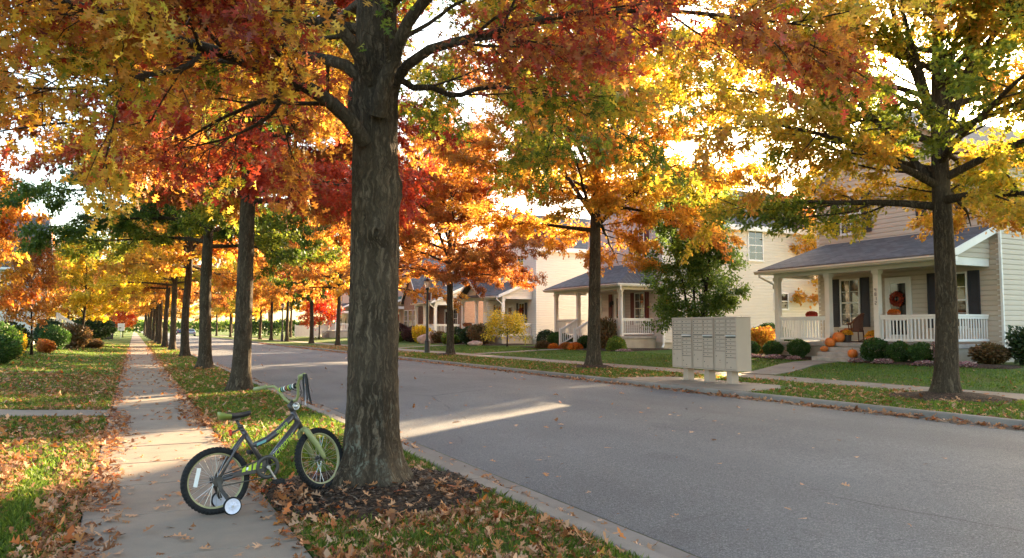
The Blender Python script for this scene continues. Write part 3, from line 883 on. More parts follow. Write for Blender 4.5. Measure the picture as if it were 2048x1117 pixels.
o = link(leaf_mesh('leaf_litter', P[h_], D[h_], N[h_], S[h_], OAK, _rg.random(int(h_.sum())), C[h_], M['leaf_dry'], curl=.30, fold=.5, rng=_rg), 'leaf_litter'); tag(o, kind='stuff')
h_ = ~h_
o = link(leaf_mesh('leaf_litter', P[h_], D[h_], N[h_], S[h_]*.92, OAK_MID, _rg.random(int(h_.sum())), C[h_], M['leaf_dry'], curl=.42, fold=.75, rng=_rg), 'leaf_litter'); tag(o, kind='stuff')
parts = []
addp(area(20000, -5.5, -.40, 9, 24, lambda x, y: np.clip(.55+.6*nz2(x, y, .8, 3), .08, 1)*l_ok(x, y), 1.2), .10, .014)
addp(area(2600, -6.5, -.35, 24, 75, lambda x, y: np.clip(.6+.5*nz2(x, y, .5, 3), .1, 1), 1.4), .15, .012)
x = -.32+.13*_rg.normal(0, 1, 1500); y = 10+50*_rg.random(1500)**1.6; addp((x, y), .10, .010)
x = .97+.13*_rg.normal(0, 1, 1700); y = 11+50*_rg.random(1700)**1.6; addp((x, y), .10, .010)
addp(area(420, -.2, .9, 12, 60, lambda x, y: np.ones_like(x), 1.5), .09, .004)
addp(area(3600, 1.0, 2.58, 10, 26, lambda x, y: np.clip(.55+.6*nz2(x, y, .9, 5), .1, 1), 1.1), .10, .012)
addp(area(1300, 1.0, 2.58, 26, 90, lambda x, y: np.ones_like(x), 1.4), .15, .012)
x = 2.84+.13*np.abs(_rg.normal(0, 1, 700)); y = 14+60*_rg.random(700)**1.4; addp((x, y), .10, .008)
x = 11.12-.12*np.abs(_rg.normal(0, 1, 3400)); y = 2+75*_rg.random(3400)**1.5; addp((x, y), .10, .014)
addp(area(11500, 11.40, 14.56, 3, 60, lambda x, y: np.clip(.66+.45*nz2(x, y, .8, 4), .15, 1)*np.where((x < 13.2) & (y > 12.1) & (y < 16.6), .04, 1), 1.45), .105, .014)
addp(area(2200, 16.03, 20.4, 3, 60, lambda x, y: np.clip(.42-.10*(x-16)+.35*nz2(x, y, .9, 7), .02, 1), 1.3), .10, .010)
addp(area(260, 14.65, 15.95, 4, 60, lambda x, y: np.ones_like(x), 1.4), .095, .004)
addp(area(240, 3.2, 10.6, 9, 60, lambda x, y: np.clip(.35+.5*np.abs(x-7)/4, 0, 1), 1.3), .10, .004)
P, D, N, S, C = litter(parts, OAK_MID, .3)
o = link(leaf_mesh('leaf_litter', P, D, N, S, OAK_MID, _rg.random(len(P)), C, M['leaf_dry'], curl=.28, fold=.45, rng=_rg), 'leaf_litter'); tag(o, kind='stuff')
# bark chips on the near mulch
n = 6500; r = 1.03*np.sqrt(_rg.random(n)); t = _rg.uniform(0, 2*PI, n)
x = TRX+r*np.cos(t); y = TRY+r*np.sin(t); k = (x > .97) & (x < 2.6) & (r > .30); x, y = x[k], y[k]; n = len(x)
a = _rg.uniform(0, 2*PI, n)
P = np.stack([x, y, MZ(x, y)+.004+.008*_rg.random(n)], 1); D = np.stack([np.cos(a), np.sin(a), _rg.normal(0, .25, n)], 1)
N = np.stack([_rg.normal(0, .4, n), _rg.normal(0, .4, n), np.ones(n)], 1)
CHIP = np.array([(0, .16), (.5, .2), (1, .12), (1, -.12), (.5, -.18), (0, -.16)], float)
o = link(leaf_mesh('mulch_chips', P, D, N, _rg.uniform(.012, .036, n), CHIP, _rg.random(n), _rg.random(n), M['chips'], curl=.1, fold=.3, rng=_rg), 'mulch_chips'); tag(o, kind='stuff')

# single dry leaves lying apart on the pavement and the road, each its own object
single = []
for s in range(4):
    r_ = np.random.default_rng(400+s)
    me = leaf_mesh('dry_leaf', np.array([[-.5, 0, 0.03]]), np.array([[1., 0, .02]]), np.array([[.05, .08, 1.]]), np.array([1.0]), OAK, [(.2, .45, .62, .78)[s]], [.5], M['leaf_dry'], curl=.3, fold=.5, rng=r_)
    single.append(me)
rs = random.Random(9)
def lone(x, y, label, group, size):
    o = link(single[rs.randrange(4)], 'dry_leaf'); o.location = (x, y, float(topz(np.array([x]), np.array([y]))[0])+.003)
    o.rotation_euler = (rs.gauss(0, .12), rs.gauss(0, .12), rs.uniform(0, 6.28)); o.scale = (size, size, size)
    tag(o, label, 'leaf', group)
for i in range(120):
    y = 3.6+8*rs.random()**1.35
    lone(min(.9, max(-.16, rs.gauss(.32, .38))), y, 'dry tan oak leaf lying loose on the bare concrete sidewalk', 'dry leaves scattered on the sidewalk', rs.uniform(.07, .105))
for i in range(80):
    lone(2.84+.28*rs.random(), 3.2+8*rs.random(), 'dry tan oak leaf lying in the concrete gutter beside the tree lawn', 'dry leaves in the near gutter', rs.uniform(.06, .10))
for i in range(96):
    y = 3.4+10*rs.random(); x = 3.2+6*rs.random()**1.8
    lone(x, y, 'dry brown oak leaf lying loose on the grey asphalt road', 'dry leaves scattered on the road', rs.uniform(.06, .10))

# ------------------------------------------------------------------ houses
def siding(mb, axis, c, a0, a1, z0, z1, out, expo=.16, rng=None, lap=.030):
    """lap siding on the plane axis=c running a0..a1 and z0..z1; out: +1/-1 facing; rng(z) -> (a0, a1) clips a gable"""
    z = z0; 
    def P(a, off, zz): return (c+out*off, a, zz) if axis == 'x' else (a, c+out*off, zz)
    while z < z1-1e-4:
        zt = min(z+expo, z1)
        b0, b1 = rng(z) if rng else (a0, a1)
        t0, t1 = rng(zt) if rng else (a0, a1)
        if b1-b0 > .01:
            zm = z+(zt-z)*.70; f = .70
            m0, m1 = b0+(t0-b0)*f, b1+(t1-b1)*f
            mb.add([P(b0, lap, z), P(b1, lap, z), P(m1, lap*.86, zm), P(m0, lap*.86, zm), P(t1, .003, zt), P(t0, .003, zt), P(b0, 0, z), P(b1, 0, z)], [(0, 1, 2, 3), (3, 2, 4, 5), (7, 6, 0, 1) if False else (6, 7, 1, 0)])
        z = zt
def slab(mb, a, b, c, d, th=.09):
    """roof slab through four corners (top face), thickness downward"""
    mb.prism([a, b, c, d], (0, 0, -th))

def window(house, axis, c, a0, a1, z0, z1, out, cols=2, rows=2, trim='white', name='window', upper_only=False):
    """double-hung window on plane axis=c"""
    c = c+out*.031
    fr = MB(); w = .06
    def B(mb, a, b, zA, zB, o0, o1):
        if axis == 'x':
            xs = sorted((c+out*o0, c+out*o1)); mb.box(xs[0], xs[1], a, b, zA, zB)
        else:
            ys = sorted((c+out*o0, c+out*o1)); mb.box(a, b, ys[0], ys[1], zA, zB)
    B(fr, a0-w, a0, z0-w, z1+w, .0, .05); B(fr, a1, a1+w, z0-w, z1+w, .0, .05)
    B(fr, a0, a1, z1, z1+w, .0, .05); B(fr, a0, a1, z0-w, z0, .0, .05)
    zm = (z0+z1)/2
    B(fr, a0, a1, zm-.025, zm+.025, .0, .042)
    for i in range(1, cols):
        a = a0+(a1-a0)*i/cols
        B(fr, a-.010, a+.010, zm+.025, z1, .016, .034)
        if not upper_only: B(fr, a-.010, a+.010, z0, zm-.025, .016, .032)
    for zz0, zz1 in (((zm, z1),) if upper_only else ((zm, z1), (z0, zm))):
        for i in range(1, rows):
            z = zz0+(zz1-zz0)*i/rows
            B(fr, a0, a1, z-.009, z+.009, .017, .031)
    f = fr.build('window', M[trim], house, True)
    p = MB(); B(p, a0, a1, z0, z1, .016, .024); p.build('pane', M['glass'], f)
    s = MB(); B(s, a0-w-.03, a1+w+.03, z0-w-.04, z0-w-.002, .0, .08); s.build('sill', M[trim], f)
    return f

def shutter(house, axis, c, a0, a1, z0, z1, out, mat):
    mb = MB(); c = c+out*.031
    def B(a, b, zA, zB, o0, o1):
        if axis == 'x':
            xs = sorted((c+out*o0, c+out*o1)); mb.box(xs[0], xs[1], a, b, zA, zB)
        else:
            ys = sorted((c+out*o0, c+out*o1)); mb.box(a, b, ys[0], ys[1], zA, zB)
    B(a0, a1, z0, z1, .015, .03)
    r = .05
    B(a0, a0+r, z0, z1, .03, .05); B(a1-r, a1, z0, z1, .03, .05)
    zm = z0+(z1-z0)*.48
    for za, zb in ((z0, z0+r*1.4), (zm-r*.6, zm+r*.6), (z1-r*1.2, z1)): B(a0+r, a1-r, za, zb, .03, .05)
    for za, zb in ((z0+r*1.4+.05, zm-r*.6-.05), (zm+r*.6+.05, z1-r*1.2-.05)): B(a0+r+.03, a1-r-.03, za, zb, .03, .042)
    return mb.build('shutter', M[mat], house, True, bevel=.004, seg=1)

def column(house, x, y, z0, z1, w=.19, mat='trim'):
    mb = MB(); h = w/2
    mb.box(x-h, x+h, y-h, y+h, z0+.10, z1-.14)
    o = mb.build('column', M[mat], house, True, bevel=.006, seg=1)
    b = MB(); b.box(x-h-.03, x+h+.03, y-h-.03, y+h+.03, z0, z0+.10); b.build('column_base', M[mat], o, bevel=.006, seg=1)
    c = MB(); c.box(x-h-.02, x+h+.02, y-h-.02, y+h+.02, z1-.14, z1-.10); c.box(x-h-.035, x+h+.035, y-h-.035, y+h+.035, z1-.10, z1); c.build('capital', M[mat], o, bevel=.006, seg=1)
    return o

def railing(house, p, q, z0a, z0b=None, top=.92, bot=.12, mat='white', pitch=.125, bw=.034):
    """balustrade from p to q (x, y); z0a/z0b are the floor heights at both ends"""
    z0b = z0a if z0b is None else z0b
    a = Vector((p[0], p[1], z0a)); b = Vector((q[0], q[1], z0b)); L = (b-a).length
    mb = MB(); up = Vector((0, 0, 1))
    mb.bar(a+up*(top-.03), b+up*(top-.03), .085, .06); mb.bar(a+up*(top-.10), b+up*(top-.10), .045, .075)
    mb.bar(a+up*(bot), b+up*(bot), .05, .07)
    n = max(2, int(L/pitch))
    for i in range(n):
        t = (i+.5)/n; c = a.lerp(b, t)
        mb.box(c.x-bw/2, c.x+bw/2, c.y-bw/2, c.y+bw/2, c.z+bot, c.z+top-.10)
    return mb.build('railing', M[mat], house, True)

def beam_box(house, name, x0, x1, y0, y1, z0, z1, mat='trim', bevel=.006):
    return MB().box(x0, x1, y0, y1, z0, z1).build(name, M[mat], house, True, bevel=bevel, seg=1)

def gutter(house, p, q, mat='trim'):
    """K-style gutter along an eave from p to q, outside face towards -x (street) or -y"""
    mb = MB(); a = Vector(p); b = Vector(q); d = (b-a).normalized()
    o = Vector((d.y, -d.x, 0))
    if o.x > .5 or o.y > .5: o = -o
    sec = [(0, 0), (.0, -.12), (.07, -.12), (.085, -.085), (.12, -.05), (.12, 0), (.105, 0), (.105, -.045), (.06, -.1), (.015, -.1), (.015, 0)]
    poly = [a+o*s+Vector((0, 0, z)) for s, z in sec]
    mb.prism(poly, b-a)
    return mb.build('gutter', M[mat], house, True)

def downspout(house, pts, mat='white', w=.075):
    mb = MB()
    for i in range(len(pts)-1): mb.bar(pts[i], Vector(pts[i+1])+(Vector(pts[i+1])-Vector(pts[i])).normalized()*.02, w, w*.8, (1, 0, 0) if abs(pts[i+1][0]-pts[i][0]) < .02 else (0, 0, 1))
    return mb.build('downspout', M[mat], house, True, bevel=.008, seg=1)

def main_block(house, x0, x1, y0, y1, zf, ze, pitch, wall, roofm='roof_x', fnd_z=None, over=.32, zg=.2, gable_mat=None):
    """two-storey block, ridge along x, gable to the street (x0)"""
    ym = (y0+y1)/2; zr = ze+pitch*(y1-y0)/2
    w = MB()
    def clip(z):
        if z <= ze: return (y0, y1)
        t = (z-ze)/(zr-ze); return (y0+(ym-y0)*t, y1-(y1-ym)*t)
    siding(w, 'x', x0, y0, y1, zf, zr, -1, rng=clip)
    siding(w, 'x', x1, y0, y1, zf, zr, 1, rng=clip)
    siding(w, 'y', y1, x0, x1, zf, ze, 1)
    # solid core behind the laps
    w.box(x0+.004, x1-.004, y0+.004, y1-.004, zf, ze-.02)
    w.prism([(x0+.004, y0+.01, ze-.02), (x0+.004, y1-.01, ze-.02), (x0+.004, ym, zr-.03)], (x1-x0-.008, 0, 0))
    w.build('wall', M[gable_mat or wall], house, True)
    s = MB(); siding(s, 'y', y0, x0, x1, zf, ze, -1); s.build('side_wall', M[wall], house, True)
    f = MB(); f.box(x0+.03, x1-.03, y0+.03, y1-.03, zg-.4, zf-.002); f.build('foundation', M['foundation'], house, True)
    r = MB(); dz = pitch*over; e = .14
    slab(r, (x0-over, y0-over, ze-dz+e), (x1+over, y0-over, ze-dz+e), (x1+over, ym, zr+e), (x0-over, ym, zr+e))
    slab(r, (x0-over, ym, zr+e), (x1+over, ym, zr+e), (x1+over, y1+over, ze-dz+e), (x0-over, y1+over, ze-dz+e))
    ro = r.build('roof', M[roofm], house, True)
    t = MB()
    for sg, yy in ((-1, y0-over), (1, y1+over)):
        t.box(x0-over, x1+over, min(yy, yy+sg*.025), max(yy, yy+sg*.025), ze-dz-.15, ze-dz+e-.01)
        t.box(x0-over, x1+over, min(yy+sg*.002, yy-sg*over), max(yy+sg*.002, yy-sg*over), ze-dz-.17, ze-dz-.15)
        for xx in (x0-over-.026, x1+over+.002):
            t.prism([(xx, yy, ze-dz-.15), (xx, yy, ze-dz+e-.012), (xx, ym, zr+e-.012), (xx, ym, zr-.16)], (.024, 0, 0))
    t.build('fascia', M['white'], ro)
    for nm, (cx, cy) in (('corner_board', (x0, y0)), ('corner_board', (x0, y1))):
        sy = -1 if cy == y0 else 1
        cb = MB(); cb.box(cx-.022, cx+.09, min(cy+sy*.022, cy+sy*.0), max(cy+sy*.022, cy), zf, ze-.17)
        cb.box(cx-.022, cx-.0, min(cy, cy-sy*.09), max(cy, cy-sy*.09), zf, ze-.17)
        cb.build(nm, M['white'], house, True)
    return zr

def porch_base(house, x0, x1, y0, y1, zf, zg):
    mb = MB(); mb.box(x0, x1, y0, y1, zf-.13, zf)
    mb.build('porch_floor', M['concrete_step'], house, True, bevel=.008, seg=1)
    f = MB(); f.box(x0+.06, x1, y0+.05, y1-.05, zg-.4, zf-.131); f.build('porch_foundation', M['foundation'], house, True)

def steps(house, x0, y0, y1, zg, zf, n, run=.30):
    h = (zf-zg)/(n+1)
    for i in range(n):
        mb = MB(); mb.box(x0-run*(n-i), x0-.002 if i == n-1 else x0-run*(n-i-1)+.0, y0, y1, zg-.3, zg+h*(i+1))
        mb.build('step', M['concrete_step'], house, True, bevel=.012, seg=2)

def door(house, xc, y0, y1, z0, z1, trim='white', glassy=True, body='door_dark'):
    fr = MB(); w = .10; xc = xc-.034
    fr.box(xc-.05, xc-.0, y0-w, y0, z0, z1+w); fr.box(xc-.05, xc, y1, y1+w, z0, z1+w); fr.box(xc-.05, xc, y0, y1, z1, z1+w)
    d = MB(); st = .10
    d.box(xc-.04, xc-.018, y0+.002, y0+st, z0+.002, z1-.002); d.box(xc-.04, xc-.018, y1-st, y1-.002, z0+.002, z1-.002)
    d.box(xc-.04, xc-.018, y0+st, y1-st, z1-.12, z1-.002); d.box(xc-.04, xc-.018, y0+st, y1-st, z0+.002, z0+.25)
    zm = z0+(z1-z0)*.36; d.box(xc-.04, xc-.018, y0+st, y1-st, zm-.03, zm+.03)
    do = d.build('door', M[trim], house, True, bevel=.003, seg=1)
    fr.build('door_frame', M[trim], do)
    MB().box(xc-.03, xc-.022, y0+st, y1-st, z0+.25, z1-.12).build('door_glass', M[body], do)
    MB().tube([(xc-.04, y0+.05, zm-.06), (xc-.085, y0+.05, zm-.06), (xc-.085, y0+.05, zm+.08), (xc-.04, y0+.05, zm+.08)], .009, 6).build('handle', M['dark_steel'], do)
    return do

# --- first house from the right: tan siding, long porch
H1 = empty('house', (24, 17.7, .25), 0, 'tan two-storey house with a long white-railed porch behind the three mailboxes, nearest on the right', 'house', 'houses along the far side of the street')
zf = .84
main_block(H1, 24.0, 33.5, 14.2, 21.15, .62, 6.9, .62, 'siding_tan', zg=.2)
porch_base(H1, 21.85, 23.99, 14.48, 21.5, zf, .2)
steps(H1, 21.85, 17.18, 18.86, .20, zf, 3)
for y in (14.62, 17.0, 18.97, 21.33): column(H1, 22.0, y, zf, 3.26)
beam_box(H1, 'porch_beam', 21.9, 22.1, 14.5, 21.44, 3.262, 3.52)
beam_box(H1, 'porch_beam', 22.102, 23.97, 14.5, 14.7, 3.262, 3.52, 'white')
beam_box(H1, 'porch_beam', 22.102, 23.97, 21.26, 21.44, 3.262, 3.52)
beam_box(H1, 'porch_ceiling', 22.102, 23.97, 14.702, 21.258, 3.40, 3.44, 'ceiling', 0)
r = MB()
slab(r, (21.5, 14.22, 3.58), (21.5, 21.85, 3.58), (24.0, 20.75, 4.58), (24.0, 14.22, 4.58), .07)
slab(r, (21.5, 21.85, 3.58), (24.0, 21.85, 3.58), (24.0, 20.75, 4.58), (24.0, 20.751, 4.58), .07)
ro = r.build('porch_roof', M['roof_y'], H1, True)
t = MB()
t.box(21.50, 21.53, 14.24, 21.83, 3.40, 3.505); t.box(21.53, 23.97, 21.80, 21.83, 3.40, 3.505)
t.box(21.53, 21.898, 14.30, 21.8, 3.395, 3.41); t.box(21.9, 23.97, 21.45, 21.79, 3.395, 3.41)
t.prism([(21.5, 14.19, 3.33), (21.5, 14.19, 3.575), (24.0, 14.19, 4.575), (24.0, 14.19, 4.33)], (0, .035, 0))
t.prism([(21.5, 14.19, 3.33), (21.95, 14.19, 3.33), (21.95, 14.19, 3.53), (21.5, 14.19, 3.42)], (0, .30, 0))
t.build('rake_board', M['white'], ro)
g = MB()
def g_clip(z): return (21.95 + max(0, (z-3.52))/.4, 23.99)
siding(g, 'y', 14.5, 21.95, 23.99, 3.52, 4.33, -1, rng=g_clip); g.build('gable_wall', M['siding_tan'], H1, True)
gutter(H1, (21.5, 14.28, 3.52), (21.5, 21.95, 3.52)); gutter(H1, (23.9, 21.85, 3.52), (21.5, 21.85, 3.52))
downspout(H1, [(21.44, 21.7, 3.42), (21.44, 21.7, 3.30), (21.9, 21.42, 3.0), (21.9, 21.44, 2.85)], 'trim')
downspout(H1, [(23.93, 14.12, 6.7), (23.93, 14.12, .45), (23.83, 14.06, .33)], 'white', .085)
railing(H1, (22.0, 18.99+.08), (22.0, 21.33-.1), zf); railing(H1, (22.0, 14.62+.1), (22.0, 17.0-.1), zf)
railing(H1, (22.1, 14.6), (23.95, 14.6), zf, mat='white'); railing(H1, (22.1, 21.36), (23.95, 21.36), zf)
window(H1, 'x', 24.0, 19.30, 20.06, 1.45, 3.12, -1); window(H1, 'x', 24.0, 15.26, 16.12, 1.40, 3.10, -1)
for y in (18.84, 20.14): shutter(H1, 'x', 24.0, y, y+.38, 1.38, 3.2, -1, 'shutter_dark')
for y in (14.80, 16.20): shutter(H1, 'x', 24.0, y, y+.38, 1.34, 3.18, -1, 'shutter_dark')
door(H1, 24.0, 17.28, 18.08, zf+.02, 3.02)
window(H1, 'x', 24.0, 19.14, 19.96, 4.92, 6.3, -1); window(H1, 'x', 24.0, 15.6, 16.42, 4.92, 6.3, -1)
for y in (18.66, 20.04, 15.12, 16.50): shutter(H1, 'x', 24.0, y, y+.40, 4.86, 6.36, -1, 'shutter_dark')
# house number down the third column
def digits(parent, s, x, y, z, h, mat):
    seg = {'4': 'fgbc', '8': 'abcdefg', '1': 'bc', '2': 'abged'}
    mb = MB(); w = h*.5; t = h*.13
    for i, ch in enumerate(s):
        zz = z-i*h*1.45
        R = {'a': ((-w/2, h/2), (w/2, h/2)), 'b': ((w/2, 0), (w/2, h/2)), 'c': ((w/2, -h/2), (w/2, 0)), 'd': ((-w/2, -h/2), (w/2, -h/2)), 'e': ((-w/2, -h/2), (-w/2, 0)), 'f': ((-w/2, 0), (-w/2, h/2)), 'g': ((-w/2, 0), (w/2, 0))}
        for k in seg[ch]:
            (a, b), (c, d) = R[k]
            mb.box(x-.008, x, min(y-a, y-c)-t/2, max(y-a, y-c)+t/2, zz+min(b, d)-t/2, zz+max(b, d)+t/2)
    return mb.build('house_number', M['black_metal'], parent, True)
digits(H1, '4812', 21.904, 17.0, 2.60, .10, 'black_metal')

# --- second house: hipped porch, maroon shutters, cream side wall
H2 = empty('house', (24.4, 35, .3), 0, 'cream-sided two-storey house with a hipped porch roof and maroon shutters, behind the second far tree', 'house', 'houses along the far side of the street')
zf2 = .95
main_block(H2, 24.4, 37.0, 31.43, 38.6, .62, 7.1, .72, 'siding_cream', zg=.25, gable_mat='siding_mauve')
porch_base(H2, 22.12, 24.39, 32.02, 39.05, zf2, .25)
steps(H2, 22.12, 34.85, 36.2, .25, zf2, 3)
for y in (32.26, 34.72, 36.36, 38.85): column(H2, 22.3, y, zf2, 3.34)
beam_box(H2, 'porch_beam', 22.2, 22.4, 32.14, 38.97, 3.342, 3.60)
beam_box(H2, 'porch_beam', 22.402, 24.37, 32.14, 32.34, 3.342, 3.60); beam_box(H2, 'porch_beam', 22.402, 24.37, 38.77, 38.97, 3.342, 3.60)
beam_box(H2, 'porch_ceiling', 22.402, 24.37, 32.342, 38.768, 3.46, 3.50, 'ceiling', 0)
r = MB(); e0, e1 = 31.7, 39.4
slab(r, (21.8, e0, 3.68), (21.8, e1, 3.68), (24.4, 37.6, 4.9), (24.4, 33.5, 4.9), .07)
slab(r, (24.4, e0, 3.68), (21.8, e0, 3.68), (24.4, 33.5, 4.9), (24.4, 33.499, 4.9), .07)
slab(r, (21.8, e1, 3.68), (24.4, e1, 3.68), (24.4, 37.601, 4.9), (24.4, 37.6, 4.9), .07)
ro = r.build('porch_roof', M['roof_y'], H2, True)
t = MB(); t.box(21.80, 21.83, e0+.02, e1-.02, 3.48, 3.605); t.box(21.83, 24.38, e0+.02, e0+.05, 3.48, 3.605); t.box(21.83, 24.38, e1-.05, e1-.02, 3.48, 3.605)
t.box(21.83, 22.198, e0+.05, e1-.05, 3.475, 3.49); t.box(22.2, 24.37, e0+.051, 32.138, 3.475, 3.49)
t.build('rake_board', M['trim'], ro)
gutter(H2, (21.8, e0-.1, 3.62), (21.8, e1, 3.62)); gutter(H2, (24.4, e0, 3.62), (21.7, e0, 3.62), 'white')
downspout(H2, [(21.9, e0-.05, 3.5), (21.9, e0-.05, 3.3), (22.25, 32.1, 3.0), (22.25, 32.1, .5), (22.1, 31.9, .4)], 'white')
downspout(H2, [(24.32, 31.36, 6.9), (24.32, 31.36, .5), (24.2, 31.3, .38)], 'white', .09)
railing(H2, (22.3, 32.36), (22.3, 34.62), zf2, mat='trim', pitch=.11, bw=.045); railing(H2, (22.3, 36.46), (22.3, 38.75), zf2, mat='trim', pitch=.11, bw=.045)
railing(H2, (22.4, 32.24), (24.35, 32.24), zf2); railing(H2, (22.4, 38.87), (24.35, 38.87), zf2)
for y in (34.76, 36.30):
    railing(H2, (22.2, y), (21.12, y), zf2, .36, top=.95)
    MB().box(21.02, 21.13, y-.055, y+.055, .2, 1.36).build('newel_post', M['white'], H2, True, bevel=.006, seg=1)
window(H2, 'x', 24.4, 33.02, 33.82, 1.62, 3.22, -1); window(H2, 'x', 24.4, 37.2, 38.0, 1.62, 3.22, -1)
for y in (32.60, 33.90): shutter(H2, 'x', 24.4, y, y+.34, 1.54, 3.28, -1, 'shutter_red')
for y in (36.02,): shutter(H2, 'x', 24.4, y, y+.36, 1.54, 3.28, -1, 'shutter_red')
door(H2, 24.4, 34.9, 35.7, zf2+.02, 3.16)
window(H2, 'y', 31.43, 30.26, 31.26, 5.15, 6.75, -1, 2, 2); window(H2, 'y', 31.43, 32.1, 33.1, 2.46, 3.30, -1, 1, 1)
window(H2, 'x', 24.4, 33.0, 33.9, 5.35, 6.7, -1)
for y in (32.55, 33.97): shutter(H2, 'x', 24.4, y, y+.36, 5.3, 6.75, -1, 'shutter_red')

# --- third house: white, small gabled portico
H3 = empty('house', (24.5, 49.5, .3), 0, 'white two-storey house with a small gable over its porch steps and planters on the rail', 'house', 'houses along the far side of the street')
zf3 = .80
main_block(H3, 24.5, 36, 45.41, 53.6, .6, 7.0, .66, 'siding_white', zg=.25)
porch_base(H3, 22.1, 24.49, 45.9, 53.3, zf3, .25); steps(H3, 22.1, 49.2, 50.4, .25, zf3, 2)
for y in (46.1, 49.02, 50.51, 53.05): column(H3, 22.3, y, zf3, 3.36, mat='white')
beam_box(H3, 'porch_beam', 22.2, 22.4, 46.0, 53.2, 3.362, 3.58, 'white'); beam_box(H3, 'porch_beam', 22.402, 24.47, 46.0, 46.2, 3.362, 3.58, 'white')
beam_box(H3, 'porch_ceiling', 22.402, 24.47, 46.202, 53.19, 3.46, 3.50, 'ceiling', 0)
r = MB()
slab(r, (21.8, 45.75, 3.62), (21.8, 53.5, 3.62), (24.5, 53.5, 4.78), (24.5, 45.75, 4.78), .08)
slab(r, (21.6, 48.35, 3.72), (24.2, 48.35, 3.72), (24.2, 50.45, 4.92), (21.6, 50.45, 4.92), .08)
slab(r, (21.6, 50.45, 4.92), (24.2, 50.45, 4.92), (24.2, 52.55, 3.72), (21.6, 52.55, 3.72), .08)
ro = r.build('porch_roof', M['roof_y'], H3, True)
t = MB()
t.prism([(21.572, 48.33, 3.52), (21.572, 48.33, 3.715), (21.572, 50.45, 4.925), (21.572, 50.45, 4.72)], (.027, 0, 0)); t.prism([(21.572, 52.57, 3.52), (21.572, 50.45, 4.72), (21.572, 50.45, 4.925), (21.572, 52.57, 3.715)], (.027, 0, 0))
t.prism([(21.8, 45.72, 3.42), (21.8, 45.72, 3.615), (24.5, 45.72, 4.775), (24.5, 45.72, 4.55)], (0, .028, 0)); t.box(21.8, 21.83, 45.75, 48.3, 3.42, 3.535)
t.build('rake_board', M['white'], ro)
g = MB(); siding(g, 'x', 22.18, 48.6, 52.3, 3.58, 4.72, -1, rng=lambda z: (48.4+(z-3.58)*1.75, 52.5-(z-3.58)*1.75)); g.build('gable_wall', M['siding_cream'], H3, True)
g = MB(); siding(g, 'y', 46.0, 22.2, 24.49, 3.58, 4.6, -1, rng=lambda z: (22.2+max(0, z-3.62)*2.2, 24.49)); g.build('gable_wall', M['siding_white'], H3, True)
gutter(H3, (21.8, 45.8, 3.55), (21.8, 48.4, 3.55), 'white'); downspout(H3, [(21.74, 45.9, 3.45), (21.74, 45.9, 3.3), (22.2, 46.02, 3.0), (22.2, 46.0, .5)], 'white')
railing(H3, (22.4, 46.08), (24.45, 46.08), zf3); railing(H3, (22.3, 46.2), (22.3, 48.9), zf3, pitch=.11, bw=.05); railing(H3, (22.3, 50.6), (22.3, 52.95), zf3, pitch=.11, bw=.05)
window(H3, 'x', 24.5, 47.1, 47.9, 1.5, 3.1, -1); window(H3, 'x', 24.5, 50.9, 51.7, 1.5, 3.1, -1); door(H3, 24.5, 48.9, 49.7, zf3+.02, 3.0)
for y in (46.68, 47.98, 50.48, 51.78): shutter(H3, 'x', 24.5, y, y+.34, 1.44, 3.16, -1, 'shutter_dark')
window(H3, 'x', 24.5, 50.5, 51.4, 5.1, 6.5, -1); window(H3, 'x', 24.5, 47.2, 48.1, 5.1, 6.5, -1)
for y in (50.04, 51.48): shutter(H3, 'x', 24.5, y, y+.36, 5.05, 6.55, -1, 'shutter_dark')

# --- fourth house: brick gable and white porch
H4 = empty('house', (24.5, 63, .3), 0, 'low brick house with a steep front gable and white porch behind the street lamp', 'house', 'houses along the far side of the street')
w = MB(); w.box(24.5, 36, 58.6, 68.5, .7, 3.7); w.build('wall', M['brick'], H4, True)
MB().box(24.52, 35.9, 58.62, 68.4, -.2, .698).build('foundation', M['foundation'], H4, True)
w = MB(); w.prism([(22.6, 63.9, .5), (22.6, 68.0, .5), (22.6, 68.0, 3.9), (22.6, 65.95, 6.3), (22.6, 63.9, 3.9)], (1.898, 0, 0)); w.build('gable_wall', M['brick'], H4, True)
r = MB(); slab(r, (24.2, 58.2, 3.75), (24.2, 68.9, 3.75), (30.25, 68.9, 7.4), (30.25, 58.2, 7.4), .1); slab(r, (30.25, 58.2, 7.4), (30.25, 68.9, 7.4), (36.3, 68.9, 3.75), (36.3, 58.2, 3.75), .1)
ro = r.build('roof', M['roof_y'], H4, True)
g = MB(); g.prism([(24.52, 58.62, 3.702), (30.25, 58.62, 7.2), (35.9, 58.62, 3.702)], (0, 9.8, 0)); g.build('end_gable', M['siding_tan'], H4, True)
r = MB(); slab(r, (22.35, 63.6, 3.75), (26.5, 63.6, 3.75), (26.5, 65.95, 6.5), (22.35, 65.95, 6.5), .09); slab(r, (22.35, 65.95, 6.5), (26.5, 65.95, 6.5), (26.5, 68.3, 3.75), (22.35, 68.3, 3.75), .09); ro2 = r.build('gable_roof', M['roof_x'], H4, True)
t = MB(); t.prism([(22.322, 63.58, 3.56), (22.322, 63.58, 3.745), (22.322, 65.95, 6.505), (22.322, 65.95, 6.28)], (.027, 0, 0)); t.prism([(22.322, 68.32, 3.56), (22.322, 65.95, 6.28), (22.322, 65.95, 6.505), (22.322, 68.32, 3.745)], (.027, 0, 0)); t.build('rake_board', M['white'], ro2)
for y0_ in (64.2, 65.5, 66.8): window(H4, 'x', 22.6, y0_+.06, y0_+.94, 1.1, 3.0, -1, 2, 2)
porch_base(H4, 22.1, 24.49, 58.7, 63.88, .8, .25)
for y in (58.98, 61.5, 63.7): column(H4, 22.3, y, .8, 3.3, .22, 'white')
